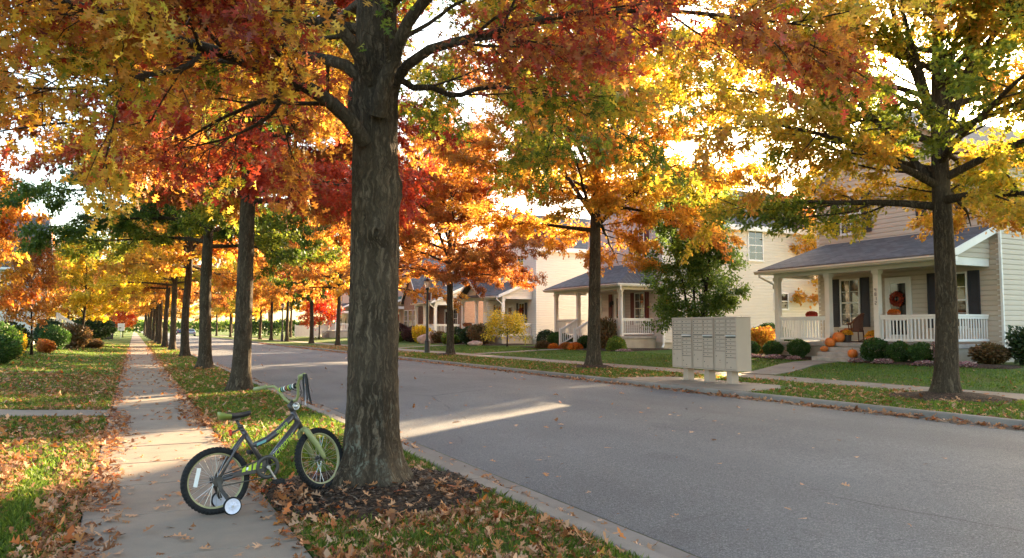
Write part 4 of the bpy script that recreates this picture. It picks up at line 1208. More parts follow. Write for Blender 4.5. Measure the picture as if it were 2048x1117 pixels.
beam_box(H4, 'porch_beam', 22.18, 22.42, 58.8, 63.85, 3.302, 3.58, 'white'); beam_box(H4, 'porch_beam', 22.422, 24.47, 58.8, 59.04, 3.302, 3.58, 'white')
r = MB(); slab(r, (21.8, 58.5, 3.62), (21.8, 63.6, 3.62), (24.8, 63.6, 4.95), (24.8, 58.5, 4.95), .08); ro3 = r.build('porch_roof', M['roof_y'], H4, True)
t = MB(); t.prism([(21.8, 58.47, 3.42), (21.8, 58.47, 3.615), (24.8, 58.47, 4.945), (24.8, 58.47, 4.72)], (0, .028, 0)); t.build('rake_board', M['white'], ro3)
g = MB(); siding(g, 'y', 58.8, 22.2, 24.49, 3.58, 4.6, -1, rng=lambda z: (22.2+max(0, z-3.62)*2.2, 24.49)); g.build('porch_gable', M['trim'], H4, True)
railing(H4, (22.4, 58.92), (24.45, 58.92), .8); railing(H4, (22.3, 59.1), (22.3, 61.4), .8, pitch=.11, bw=.05); railing(H4, (22.3, 61.6), (22.3, 63.6), .8, pitch=.11, bw=.05)
window(H4, 'x', 24.5, 59.4, 60.2, 1.4, 3.0, -1); door(H4, 24.5, 61.3, 62.2, .82, 2.95)
gutter(H4, (21.8, 58.5, 3.54), (21.8, 63.55, 3.54), 'white'); downspout(H4, [(21.74, 58.7, 3.44), (21.74, 58.7, 3.3), (22.2, 58.9, 3.05), (22.2, 58.88, .5)], 'white')

def simple_house(label, x0, x1, y0, y1, ze, pitch, wall, roofm, porch_roof, zfl=.8, rails=True, cat_group='houses along the far side of the street', face=-1):
    h = empty('house', ((x0+x1)/2, (y0+y1)/2, .3), 0, label, 'house', cat_group)
    main_block(h, x0, x1, y0, y1, .62, ze, pitch, wall, zg=.2)
    xp = x0-2.2
    porch_base(h, xp-.15, x0-.01, y0+.2, y1-.2, zfl, .25); steps(h, xp-.15, (y0+y1)/2-.6, (y0+y1)/2+.6, .25, zfl, 2)
    for y in (y0+.4, (y0+y1)/2-.8, (y0+y1)/2+.8, y1-.4): column(h, xp, y, zfl, 3.3, mat='white')
    beam_box(h, 'porch_beam', xp-.1, xp+.1, y0+.3, y1-.3, 3.302, 3.56, 'white'); beam_box(h, 'porch_beam', xp+.102, x0-.02, y0+.3, y0+.5, 3.302, 3.56, 'white')
    r = MB(); slab(r, (xp-.5, y0-.05, 3.62), (xp-.5, y1+.05, 3.62), (x0, y1+.05, 4.7), (x0, y0-.05, 4.7), .08); pr = r.build('porch_roof', M[porch_roof], h, True)
    t = MB(); t.prism([(xp-.5, y0-.08, 3.42), (xp-.5, y0-.08, 3.615), (x0, y0-.08, 4.695), (x0, y0-.08, 4.5)], (0, .028, 0)); t.box(xp-.5, xp-.47, y0-.05, y1+.05, 3.42, 3.535); t.build('rake_board', M['white'], pr)
    railing(h, (xp, y0+.5), (xp, (y0+y1)/2-.9), zfl); railing(h, (xp, (y0+y1)/2+.9), (xp, y1-.5), zfl); railing(h, (xp+.1, y0+.4), (x0-.05, y0+.4), zfl)
    for y in (y0+1.0, y1-1.9): window(h, 'x', x0, y, y+.85, 1.45, 3.05, -1); window(h, 'x', x0, y, y+.85, 5.0, 6.3, -1)
    door(h, x0, (y0+y1)/2-.45, (y0+y1)/2+.45, zfl+.02, 2.95)
    return h
simple_house('pink-walled house with a green porch roof, just left of the brick gable', 24.5, 35, 71.6, 79, 6.6, .6, 'siding_pink', 'roof_x', 'roof_green')
H6 = simple_house('pale house with white porch stairs beside the scarlet tree', 24.5, 35, 93.2, 101, 6.6, .6, 'siding_white', 'roof_x', 'roof_y', 1.1)
for y in (96.3, 98.0):
    railing(H6, (22.0, y), (20.7, y), 1.1, .4); MB().box(20.55, 20.68, y-.06, y+.06, .2, 1.5).build('newel_post', M['white'], H6, True)

# --- house on the left, gable towards the street, white stair rail
LH = empty('house', (-8, 60, .34), 0, 'grey-roofed white house behind the small rusty tree on the left', 'house')
w = MB(); y0, y1 = 55.5, 62.5; x0, x1 = -15.0, -5.6; ze, zr, ym = 5.4, 8.7, 59.0
def lclip(z):
    if z <= ze: return (y0, y1)
    t = (z-ze)/(zr-ze); return (y0+(ym-y0)*t, y1-(y1-ym)*t)
siding(w, 'x', x1, y0, y1, .8, zr, 1, rng=lclip); siding(w, 'y', y0, x0, x1, .8, ze, -1); siding(w, 'y', y1, x0, x1, .8, ze, 1)
w.box(x0+.004, x1-.004, y0+.004, y1-.004, .8, ze-.02); w.prism([(x0, y0+.01, ze-.02), (x0, y1-.01, ze-.02), (x0, ym, zr-.03)], (x1-x0-.004, 0, 0))
w.build('wall', M['siding_white'], LH, True)
MB().box(x0+.05, x1-.03, y0+.03, y1-.03, -.2, .798).build('foundation', M['foundation'], LH, True)
r = MB(); slab(r, (x0-.3, y0-.35, ze-.2), (x1+.35, y0-.35, ze-.2), (x1+.35, ym, zr+.14), (x0-.3, ym, zr+.14), .1); slab(r, (x0-.3, ym, zr+.14), (x1+.35, ym, zr+.14), (x1+.35, y1+.35, ze-.2), (x0-.3, y1+.35, ze-.2), .1)
ro = r.build('roof', M['roof_x'], LH, True)
t = MB()
for ya, sg in ((y0-.35, 1), (y1+.35, -1)): t.prism([(x1+.352, ya, ze-.45), (x1+.352, ya, ze-.21), (x1+.352, ym, zr+.13), (x1+.352, ym, zr-.14)], (.03, 0, 0))
t.box(x0, x1+.35, y0-.352, y0-.33, ze-.45, ze-.302); t.build('fascia', M['white'], ro)
window(LH, 'x', x1, 57.0, 57.9, 1.6, 3.2, 1); window(LH, 'x', x1, 60.2, 61.1, 1.6, 3.2, 1); window(LH, 'x', x1, 58.5, 59.4, 5.0, 6.4, 1); window(LH, 'y', y0, -8.6, -7.7, 1.6, 3.2, -1)
porch_base(LH, x1+.01, -4.5, 57.8, 60.2, 1.35, .3)
for i in range(4): MB().box(-4.49+.3*i, -4.2+.3*i, 58.2, 59.8, 0, 1.35-.21*(i+1)).build('step', M['concrete_step'], LH, True)
for y in (58.1, 59.9):
    railing(LH, (-4.5, y), (-3.2, y), 1.35, .5, top=.95); MB().box(-3.18, -3.05, y-.07, y+.07, .1, 1.55).build('newel_post', M['white'], LH, True); MB().box(-4.62, -4.5, y-.07, y+.07, 1.35, 2.4).build('newel_post', M['white'], LH, True)

# ------------------------------------------------------------------ mailboxes
def mailbox(y0, y1, label, seed):
    rg = random.Random(seed)
    root = empty('cluster_mailbox', (12.6, (y0+y1)/2, .022), 0, label, 'mailbox', 'cluster mailboxes on the concrete pad')
    W = y1-y0; yc = (y0+y1)/2; zb, zt = .33, 1.59; xf, xb = 12.40, 12.83
    c = MB(); c.box(xf, xb, y0+.006, y1-.006, zb, zt-.03)
    cab = c.build('cabinet', M['mail'], root, True, bevel=.006, seg=2)
    MB().box(xf-.018, xb+.008, y0+.003, y1-.003, zt-.028, zt+.004).build('lid', M['mail'], root, True, bevel=.006)
    fr = MB(); fr.box(xf-.02, xf-.001, y0+.006, y0+.024, zb+.004, zt-.03); fr.box(xf-.02, xf-.001, y1-.024, y1-.006, zb+.004, zt-.03); fr.box(xf-.02, xf-.001, yc-.008, yc+.008, zb+.03, zt-.05)
    fr.box(xf-.02, xf-.001, y0+.026, y1-.026, zb+.004, zb+.028); fr.box(xf-.02, xf-.001, y0+.026, y1-.026, zt-.05, zt-.031)
    fr.build('door_frame', M['mail'], root, True, bevel=.002, seg=1)
    p = MB(); p.box(12.49, 12.70, yc-.09, yc+.09, .035, zb-.002); p.build('pedestal', M['mail'], root, True, bevel=.01)
    MB().box(12.43, 12.76, yc-.15, yc+.15, .0235, .034).build('base_plate', M['mail'], root, True, bevel=.003, seg=1)
    # seen from the street the left column is at larger y
    def dr(name, ya, yb, za, zb_, big=False):
        d = MB(); d.box(xf-.014, xf-.003, ya+.005, yb-.005, za+.006, zb_-.006)
        o = d.build(name, M['mail'], root, True, bevel=.0025, seg=1)
        l = MB(); ly = yb-.035 if not big else yb-.05; lz = (za+zb_)/2 if not big else zb_-.12
        R = Matrix.Rotation(-PI/2, 3, 'Y')
        l.lathe([(.0, .007), (.012, .007), (.013, .0)], (xf-.0135, ly, lz), 12, R); l.build('lock', M['mail_dark'], o)
        if big:
            l = MB(); l.lathe([(.0, .006), (.012, .006), (.013, .0)], (xf-.0135, (ya+yb)/2, lz-.10), 12, R); l.box(xf-.0155, xf-.0135, (ya+yb)/2-.02, (ya+yb)/2+.015, lz-.15, lz-.145); l.build('lock', M['mail_dark'], o)
        else:
            m = MB(); ym = (ya+yb)/2; m.box(xf-.0145, xf-.0133, ym-.018, ym+.020, lz-.008, lz+.010); m.build('number_tag', M['mail_mark_seam'], o)
        return o
    zt_ = zt-.052; h = .092
    MB().box(xf-.0035, xf-.0005, y0+.028, y1-.028, zb+.03, zt-.052).build('seam_shade', M['mail_mark_seam'], root, True)  # dark sheet behind the doors, painted as the shade in their gaps
    yl0, yl1 = yc+.009, y1-.026; yr0, yr1 = y0+.026, yc-.009
    for i in range(8): dr('mailbox_door', yl0, yl1, zt_-(i+1)*h-(.012 if i > 3 else 0), zt_-i*h-(.012 if i > 3 else 0))
    dr('parcel_door', yl0, yl1, zb+.03, zt_-8*h-.014, True)
    for i in range(4): dr('mailbox_door', yr0, yr1, zt_-(i+1)*h, zt_-i*h)
    s = MB(); z = zt_-4*h-.004; s.prism([(xf-.002, yr0+.01, z-.001), (xf-.055, yr0+.01, z-.022), (xf-.055, yr0+.01, z-.030), (xf-.002, yr0+.01, z-.034)], (0, yr1-yr0-.02, 0)); so = s.build('mail_slot', M['mail_slot'], root, True)
    MB().box(xf-.010, xf-.002, yr0+.012, yr1-.012, z-.062, z-.036).build('slot_mouth', M['mail_dark'], so)
    zz = zt_-4*h-.068
    for i in range(4): dr('mailbox_door', yr0, yr1, zz-(i+1)*h, zz-i*h)
    dr('mailbox_door', yr0, yr1, zz-5*h, zz-4*h)
    dr('parcel_door', yr0, yr1, zb+.03, zz-5*h-.002, True)
mailbox(14.86, 15.62, 'putty coloured cluster mailbox on a single post, leftmost of the three', 1)
mailbox(14.075, 14.835, 'putty coloured cluster mailbox between the two other units', 2)
mailbox(13.29, 14.05, 'putty coloured cluster mailbox showing its blank end panel, rightmost of the three', 3)

# ------------------------------------------------------------------ the bicycle (local: x forward, y left, z up, rear axle over the origin)
BX, BY = .575, 5.80
heading = math.atan2(.12, .77)
bike = empty('child_bicycle', (BX, BY, 0.0), heading, 'child\'s dark grey and lime bicycle with training wheels parked against the big tree', 'bicycle')
bike.rotation_euler = (rad(-2.5), rad(-6.0), heading)
WR = .232; AX = .775
def wheel(parent, name, cx, cy, cz, rot):
    hub = empty('x', (0, 0, 0)); bpy.data.objects.remove(hub)
    rm = MB(); rm.torus((0, 0, 0), WR-.040, .012, 'y', 48, 8, .013)
    w = rm.build(name, M['rim_olive'], parent, smooth=True); w.location = (cx, cy, cz); w.rotation_euler = rot
    t = MB(); t.torus((0, 0, 0), WR-.022, .021, 'y', 56, 12, .025)
    for i in range(52):
        a = 2*PI*i/52
        for k, yy in enumerate((-.014, .014, .0)):
            aa = a+(PI/52 if k == 2 else 0); R = Matrix.Rotation(-aa, 3, 'Y')
            t.obox(R @ Vector((WR-.002-(.004 if k < 2 else 0), yy, 0)), (.009, .012, .015), R)
        for s in (-1, 1):
            R = Matrix.Rotation(-a, 3, 'Y'); t.obox(R @ Vector((WR-.014, s*.0235, 0)), (.014, .006, .012), R)
    t.build('tyre', M['rubber'], w)
    s = MB()
    for i in range(28):
        a = 2*PI*i/28; sd = 1 if i % 2 else -1; off = (1 if (i//2) % 2 else -1)*.55
        s.tube([(math.cos(a+off)*.018, sd*.026, math.sin(a+off)*.018), (math.cos(a)*(WR-.048), 0, math.sin(a)*(WR-.048))], .0014, 4, False)
    s.build('spokes', M['steel'], w)
    R = Matrix.Rotation(PI/2, 3, 'X'); h = MB(); h.lathe([(0, -.05), (.009, -.05), (.009, -.032), (.024, -.030), (.024, -.026), (.012, -.022), (.012, .022), (.024, .026), (.024, .030), (.009, .032), (.009, .05), (0, .05)], (0, 0, 0), 16, R); h.build('hub', M['dark_steel'], w, smooth=False)
    return w
rw = wheel(bike, 'rear_wheel', 0, 0, WR, (0, .3, 0))
m = MB(); m.box(-.145, -.118, -.012, -.008, -.055, .075); o = m.build('spoke_reflector', M['decal_white'], rw); 
m = MB()
STEER = rad(24)
fz = WR
# head tube runs from (0.60,.60) to (.655,.475); steering axis direction
ht_top = Vector((.595, 0, .625)); ht_bot = Vector((.648, 0, .490)); axis = (ht_top-ht_bot).normalized()
# frame
f = MB()
st_top = Vector((.205, 0, .575)); bb = Vector((.35, 0, .262)); ra = Vector((0, 0, WR))
f.tube([bb, bb.lerp(st_top, .5), st_top], .018, 10)
f.tube([ht_bot+Vector((0, 0, -.005)), ht_top], .020, 12)
f.tube([(.275, 0, .425), (.33, 0, .436), (.39, 0, .452), (.46, 0, .488), (.54, 0, .545), (.60, 0, .592)], [.020, .0225, .024, .0245, .024, .022], 12)
f.tube([bb, Vector((.47, 0, .375)), ht_bot+axis*.045], [.026, .028, .026], 14)
f.tube([bb+Vector((0, -.035, 0)), bb+Vector((0, .035, 0))], .024, 14)
for s in (-1, 1):
    f.tube([bb+Vector((-.02, s*.018, 0)), Vector((.20, s*.040, .250)), Vector((.01, s*.056, WR))], .0115, 8)
    f.tube([st_top+Vector((.028, s*.014, -.055)), Vector((.13, s*.036, .405)), Vector((.01, s*.056, WR+.012))], .0105, 8)
    f.obox((0.0, s*.057, WR), (.055, .006, .045))
f.tube([st_top+Vector((.006, -.022, -.02)), st_top+Vector((.006, .022, -.02))], .012, 8)
fr = f.build('frame', M['frame_grey'], bike, smooth=True)
# lettering along the tubes: slanted lime and white strokes standing a hair proud of the paint
def stroke_word(p, q, n, h, off, mat, name, slant=.35, seed=0):
    rg = random.Random(seed); p = Vector(p); q = Vector(q); d = (q-p).normalized(); u = Vector((-d.z, 0, d.x)); L = (q-p).length
    mb = MB(); cw = L/n
    def S(a0, b0, a1, b1, w):
        A = p + d*(a0+b0*slant) + u*b0; B = p + d*(a1+b1*slant) + u*b1
        A.y = B.y = off; dd = (B-A); nn = Vector((-dd.z, 0, dd.x)).normalized()*w/2
        mb.prism([A-nn, B-nn, B+nn, A+nn], (0, -.0012, 0))
    for i in range(n):
        a = i*cw; w = cw*.62; t = h*.2
        for k in rg.sample(range(5), rg.choice((3, 3, 4))):
            if k == 0: S(a, -h/2, a, h/2, t)
            if k == 1: S(a+w, -h/2, a+w, h/2, t)
            if k == 2: S(a, h/2, a+w, h/2, t)
            if k == 3: S(a, -h/2, a+w, -h/2, t)
            if k == 4: S(a, 0, a+w, 0, t)
    return mb.build(name, M[mat], fr)
dp, dq = Vector((.395, 0, .303)), Vector((.585, 0, .462))
stroke_word(dp, dq, 9, .026, -.0285, 'decal_lime', 'tube_lettering', .35, 4)
un = Vector((-(dq-dp).normalized().z, 0, (dq-dp).normalized().x))*.0195
stroke_word(dp+un+Vector((.03, 0, .025)), dq+un-Vector((.01, 0, .008)), 12, .007, -.0215, 'decal_white', 'tube_lettering', .3, 7)
stroke_word((.455, 0, .484), (.545, 0, .548), 4, .024, -.0250, 'decal_lime', 'tube_lettering', .3, 9)
m = MB(); m.prism([(.30, -.0235, .420), (.37, -.0235, .437), (.372, -.0235, .456), (.302, -.0235, .440)], (0, -.0012, 0)); m.build('tube_lettering', M['decal_teal'], fr)
# chain guard, chainring, cranks
g = MB(); g.prism([(.105, -.062, .262), (.31, -.062, .318), (.355, -.062, .318), (.33, -.062, .232), (.10, -.062, .240)], (0, -.006, 0)); cg = g.build('chain_guard', M['frame_grey'], bike, bevel=.003)
g = MB()
for a, b, c in ((.165, .195, 0), (.205, .235, .3), (.243, .272, -.2), (.28, .312, .2)): g.prism([(a, -.0682, .262), (b-.004, -.0682, .262), (b+.004, -.0682, .300+(b-.2)*.16), (a+.01, -.0682, .294+(a-.2)*.16)], (0, -.001, 0))
g.build('guard_graphic', M['decal_lime'], cg)
for a in (.196, .274): MB().prism([(a, -.0695, .270), (a+.014, -.0695, .270), (a+.02, -.0695, .290), (a+.006, -.0695, .290)], (0, -.001, 0)).build('guard_graphic', M['decal_white'], cg)
R = Matrix.Rotation(PI/2, 3, 'X')
c = MB(); c.torus((bb.x, -.074, bb.z), .072, .014, 'y', 40, 8, .006)
for i in range(5):
    a = 2*PI*i/5+.3; c.bar((bb.x, -.074, bb.z), (bb.x+.064*math.cos(a), -.074, bb.z+.064*math.sin(a)), .006, .018, (0, 1, 0))
c.lathe([(0, -.006), (.022, -.006), (.022, .006), (0, .006)], (bb.x, -.075, bb.z), 16, R)
c.build('chainring', M['dark_steel'], bike, smooth=False)
ch = MB(); ch.bar((0, -.068, WR+.035), (bb.x, -.068, bb.z+.07), .006, .008); ch.bar((0, -.068, WR-.035), (bb.x-.01, -.068, bb.z-.07), .006, .008); ch.lathe([(0, -.003), (.034, -.003), (.034, .003), (0, .003)], (0, -.068, WR), 18, R); ch.build('chain', M['dark_steel'], bike)
def crank(ang, y, sgn):
    e = Vector((bb.x+.115*math.cos(ang), y, bb.z+.115*math.sin(ang)))
    k = MB(); k.bar((bb.x, y, bb.z), e, .012, .017, (0, 1, 0)); k.lathe([(0, -.008), (.013, -.008), (.013, .008), (0, .008)], (bb.x, y, bb.z), 12, R)
    ck = k.build('crank', M['steel'], bike, bevel=.002, seg=1)
    p = MB(); py = e.y+sgn*.05
    p.box(e.x-.034, e.x+.034, py-.042, py+.042, e.z-.011, e.z+.011); p.tube([(e.x, e.y, e.z), (e.x, py, e.z)], .006, 6)
    for a in (-.026, .026): p.box(e.x+a-.006, e.x+a+.006, py-.044, py+.044, e.z-.015, e.z+.015)
    p.build('pedal', M['rubber'], ck, bevel=.003, seg=1)
crank(rad(-66), -.090, -1); crank(rad(114), .060, 1)
# seat post and saddle
m = MB(); m.tube([st_top-Vector((-.01, 0, .03)), st_top+Vector((-.025, 0, .06))], .0115, 10); m.tube([st_top+Vector((.001, 0, -.006)), st_top+Vector((-.003, 0, .012))], .021, 12); m.build('seat_post', M['dark_steel'], bike, smooth=True)
def saddle_mesh(x0, x1, zt, mb):
    n = 12; rings = []
    for i in range(n+1):
        t = i/n; x = x0+(x1-x0)*t
        w = .066*(1-t)**.6 + .018 if t > .02 else .05
        w = max(.014, .020+.052*max(0, 1-((t-.12)/.62)**2)) if t < .7 else .022-.010*(t-.7)/.3
        if i == 0: w *= .65
        z = zt + .020*(1-t)**2*1.3 - .006*math.sin(PI*t) ; th = .050*(1-.55*t)
        ring = []
        for j in range(12):
            a = 2*PI*j/12; ring.append((x, math.cos(a)*w, z + (math.sin(a)*.010 if math.sin(a) > 0 else math.sin(a)*th)))
        rings.append(ring)
    b = len(mb.v)
    for r_ in rings: mb.v.extend(r_)
    for i in range(n):
        for j in range(12): mb.f.append((b+i*12+j, b+i*12+(j+1)%12, b+(i+1)*12+(j+1)%12, b+(i+1)*12+j)); mb.mi.append(1 if i < 4 and j >= 5 or i < 2 else 0)
    mb.f.append(tuple(b+j for j in reversed(range(12)))); mb.mi.append(1); mb.f.append(tuple(b+n*12+j for j in range(12))); mb.mi.append(0)
m = MB(); saddle_mesh(.062, .285, .672, m); sd = m.build('saddle', [M['saddle'], M['saddle_lime']], bike, smooth=True)
m = MB(); m.box(.138, .146, -.062, .062, .640, .687); 
m = MB(); m.tube([(.08, -.03, .655), (.17, -.018, .640), (.25, -.010, .658)], .004, 6); m.tube([(.08, .03, .655), (.17, .018, .640), (.25, .010, .658)], .004, 6); m.box(.155, .205, -.024, .024, .628, .644); m.build('saddle_rails', M['dark_steel'], sd)
m = MB(); m.lathe([(0, .0), (.024, .0), (.024, .012), (0, .014)], (.135, 0, .545), 14, Matrix.Rotation(-PI/2, 3, 'Y')); rf = m.build('rear_reflector', M['reflector'], bike); m = MB(); m.bar((.137, 0, .545), (.20, 0, .56), .012, .01); m.build('reflector_bracket', M['dark_steel'], rf)
# steering assembly turned to the left about the head tube
def steer(p): return ht_bot + Matrix.Rotation(STEER, 3, axis) @ (Vector(p)-ht_bot)
def sp(l): return [steer(p) for p in l]
fk = MB(); crown = ht_bot - axis*.022
fk.tube(sp([ht_bot, ht_bot-axis*.03]), .021, 12)
for s in (-1, 1):
    fk.tube(sp([crown+Vector((0, s*.012, .004)), crown+Vector((.004, s*.042, -.012)), crown+Vector((.020, s*.052, -.055)), Vector((.722, s*.054, .345)), Vector((AX-.012, s*.055, WR+.022)), Vector((AX, s*.055, WR-.01))]), [.021, .023, .0225, .021, .018, .013], 12)
fk.build('fork', M['lime'], bike, smooth=True)
ctr = steer((AX, 0, WR))
fw = wheel(bike, 'front_wheel', ctr.x, ctr.y, ctr.z, (0, 0, 0))
fw.rotation_mode = 'QUATERNION'; fw.rotation_quaternion = Matrix.Rotation(STEER, 3, axis).to_quaternion()
hb = MB(); stem = ht_top+axis*.045
b_c = stem+Vector((.035, 0, .03))
def P3(dx, y, dz): return b_c+Vector((dx, y, dz))
hb.tube(sp([P3(0, 0, 0), P3(0, -.045, .002), P3(-.005, -.075, .03), P3(-.022, -.115, .115), P3(-.028, -.145, .146), P3(-.06, -.20, .154), P3(-.10, -.285, .158)]), .0105, 10)
hb.tube(sp([P3(0, 0, 0), P3(0, .045, .002), P3(-.005, .075, .03), P3(-.022, .115, .115), P3(-.028, .145, .146), P3(-.06, .20, .154), P3(-.10, .285, .158)]), .0105, 10)
bar = hb.build('handlebar', M['lime'], bike, smooth=True)
hb = MB(); hb.tube(sp([P3(-.018, -.103, .104), P3(-.018, .103, .104)]), .0065, 8); hb.build('crossbar', M['lime'], bar)
sm = MB(); sm.tube(sp([ht_top-axis*.005, ht_top+axis*.06]), .017, 10); sm.tube(sp([ht_top+axis*.045, b_c]), .016, 10); sm.build('stem', M['dark_steel'], bike, smooth=True)
pad = MB(); cols = ['saddle', 'decal_white', 'decal_teal', 'decal_lime', 'terracotta']
a, b = steer(P3(-.018, -.085, .106)), steer(P3(-.018, .085, .106)); n = 14
for i in range(n):
    pad.cur = [0, 1, 0, 2, 0, 3, 0, 4][i % 8]
    q0 = a.lerp(b, i/n); q1 = a.lerp(b, (i+1)/n); d = (b-a).normalized(); skew = Vector((0, 0, .0))
    pad.tube([q0, q1], .0215, 12)
pad.build('crossbar_pad', [M[c] for c in cols], bar, smooth=True)
for s in (-1, 1):
    gr = MB(); ends = sp([P3(-.06, s*.20, .154), P3(-.105, s*.297, .1585)]); gr.tube([ends[0], ends[0].lerp(ends[1], .9)], .0155, 12); gr.lathe([(0, -.004), (.022, -.004), (.022, .004), (0, .004)], ends[0], 14, (ends[1]-ends[0]).to_track_quat('Z', 'Y').to_matrix()); go = gr.build('grip', M['lime'], bar, smooth=True)
    rg = random.Random(3+s); e = ends[1]; ws = MB(); bs = MB()
    for i in range(17 if s < 0 else 0):
        dx, dy = rg.gauss(0, .011), rg.gauss(0, .011); L = rg.uniform(.13, .25); tgt = ws if i in (3, 11) else bs
        pts = [e, e+Vector((dx*.5, dy*.5, .004)), e+Vector((dx*.9, dy*.9, -.04)), e+Vector((dx*1.0, dy*1.0, -L*.6)), e+Vector((dx*1.5, dy*1.5, -L))]
        a_ = rg.uniform(0, 6.28); wv = Vector((math.cos(a_), math.sin(a_), 0))*.0032
        bb_ = len(tgt.v)
        for p_ in pts: tgt.v.append(tuple(p_-wv)); tgt.v.append(tuple(p_+wv))
        for k in range(4): tgt.f.append((bb_+2*k, bb_+2*k+1, bb_+2*k+3, bb_+2*k+2)); tgt.mi.append(0)
    if s < 0: bs.build('streamers', M['saddle'], go); ws.build('streamers', M['plastic_white'], go)
# round bell / number plate ahead of the stem
m = MB(); m.torus(steer(ht_top+Vector((.03, -.012, .03))), .024, .006, 'y', 20, 8); m.lathe([(0, -.004), (.022, -.003), (.022, .003), (0, .004)], steer(ht_top+Vector((.03, -.012, .03))), 16, R); m.build('bell', M['steel'], bike, smooth=True)
m = MB(); q = sp([P3(0, -.04, .0), P3(.05, -.06, .05), P3(.045, -.05, .14), P3(-.02, -.10, .150)]); m.tube(q, .003, 6); q = sp([P3(0, -.02, -.02), P3(.06, -.02, -.04), P3(.075, -.02, .06), P3(-.01, .06, .125)]); m.tube(q, .003, 6); m.build('brake_cable', M['saddle'], bike)
# training wheels
for s in (-1, 1):
    br_ = MB(); wy = s*.165
    br_.bar((0.0, s*.066, WR+.02), (.012, s*.078, WR-.06), .006, .028, (1, 0, 0)); br_.bar((.012, s*.078, WR-.055), (.055, wy-s*.022, .075), .006, .028, (1, 0, 0)); br_.tube([(.055, wy-s*.03, .064), (.055, wy+s*.016, .064)], .005, 8)
    b = br_.build('training_wheel_bracket', M['dark_steel'], bike, bevel=.002, seg=1)
    w = MB(); w.lathe([(0, .014), (.010, .014), (.012, .008), (.030, .005), (.046, .010), (.053, .012), (.053, -.012), (.046, -.010), (.030, -.005), (.012, -.008), (.010, -.014), (0, -.014)], (.055, wy, .0635), 28, R)
    for i in range(8):
        a = 2*PI*i/8; w.bar((.055+.012*math.cos(a), wy+s*.008, .0635+.012*math.sin(a)), (.055+.046*math.cos(a), wy+s*.010, .0635+.046*math.sin(a)), .003, .006, (0, 1, 0))
    tw = w.build('training_wheel', M['plastic_white'], b, smooth=False)
    t = MB(); t.torus((.055, wy, .0635), .0555, .0075, 'y', 32, 8, .014); t.build('tyre', M['rubber'], tw, smooth=True)
    t = MB(); t.lathe([(0, .006), (.007, .006), (.008, 0)], (.055, wy+s*.014, .0635), 8, Matrix.Rotation(-s*PI/2, 3, 'X')); t.build('axle_nut', M['steel'], tw)

# ------------------------------------------------------------------ street lamps
def street_lamp(x, y, label, banner):
    r = empty('street_lamp', (x, y, .0), 0, label, 'street lamp', 'black post lamps in the far tree lawn')
    m = MB(); m.lathe([(.0, -.05), (.20, -.05), (.20, .05), (.155, .08), (.145, .62), (.155, .66), (.12, .72), (.09, .80)], n=16); m.build('base', M['black_metal'], r, smooth=False)
    m = MB(); m.tube([(0, 0, .75), (0, 0, 3.45)], [.085, .068], 14); m.lathe([(.07, 3.40), (.11, 3.44), (.12, 3.50), (.09, 3.54)], n=14); m.build('post', M['black_metal'], r)
    m = MB(); m.lathe([(.09, 3.54), (.15, 3.58), (.215, 3.78), (.225, 3.86), (.205, 3.90), (.195, 3.905)], n=8); lg = m.build('lantern', M['lamp_glass'], r)
    m = MB(); m.lathe([(.225, 3.905), (.235, 3.92), (.16, 4.02), (.05, 4.07), (.03, 4.14), (.0, 4.16)], n=8); m.build('cap', M['black_metal'], lg)
    m = MB(); 
    for i in range(8):
        a = 2*PI*i/8; m.tube([(.152*math.cos(a), .152*math.sin(a), 3.58), (.219*math.cos(a), .219*math.sin(a), 3.78), (.23*math.cos(a), .23*math.sin(a), 3.90)], .008, 4)
    m.build('lantern_frame', M['black_metal'], lg)
    if banner:
        m = MB(); m.tube([(0, 0, 3.28), (.10, -.32, 3.28)], .012, 6); m.tube([(0, 0, 2.78), (.10, -.32, 2.80)], .010, 6); bo = m.build('banner_arm', M['black_metal'], r)
        m = MB(); m.prism([(.02, -.08, 2.86), (.075, -.25, 2.86), (.085, -.28, 3.26), (.02, -.08, 3.26)], (.012, .004, 0)); m.build('banner', M['shutter_red'], bo)
        m = MB(); m.prism([(.070, -.245, 2.70), (.095, -.31, 2.80), (.10, -.325, 3.25), (.084, -.275, 3.25)], (.013, .004, 0)); m.build('banner_edge', M['white'], bo)
street_lamp(14.15, 38.6, 'black post lamp with a pale lantern head, in front of the brick house', True)
street_lamp(14.2, 83.5, 'far black post lamp standing among the distant trunks near the white fence', False)

# ------------------------------------------------------------------ porch things of the first house
def pumpkin(x, y, z, r, label, seed, sq=.85):
    rg = random.Random(seed); root = empty('pumpkin', (x, y, z), rg.uniform(0, 6), label, 'pumpkin', 'pumpkins on and below the porch steps')
    m = MB(); n = 13; prof = [(.02*r, 0.04*r)]
    for i in range(1, n):
        a = PI*i/n; prof.append((r*(math.sin(a)**.75), r*sq*(1-math.cos(a)) + .02*r*0))
    prof.append((.06*r, 2*r*sq-.09*r)); ph = rg.uniform(0, 6)
    m.lathe(prof, n=40, fn=lambda t, rr, z: rr*(1-.075*(abs(math.sin(5*t+ph))**.5 < .55)*(1-abs(math.sin(5*t+ph))**.5/.55) + .015*math.sin(2*t+ph)))
    m.build('flesh', M['pumpkin'], root, smooth=True)
    s = MB(); zt = 2*r*sq-.10*r; s.tube([(0, 0, zt), (.02*r, .01*r, zt+.18*r), (.12*r, .05*r, zt+.36*r)], [.15*r, .09*r, .10*r], 7); s.build('stem', M['pumpkin_stem'], root)
    return root
s1, s2, s3 = .20+.16, .20+.32, .68
pumpkin(21.98, 18.58, .842, .205, 'large orange pumpkin on the porch floor by the second column', 1, .88)
pumpkin(21.72, 18.72, .682, .18, 'orange pumpkin on the upper step below the largest one', 2, .92)
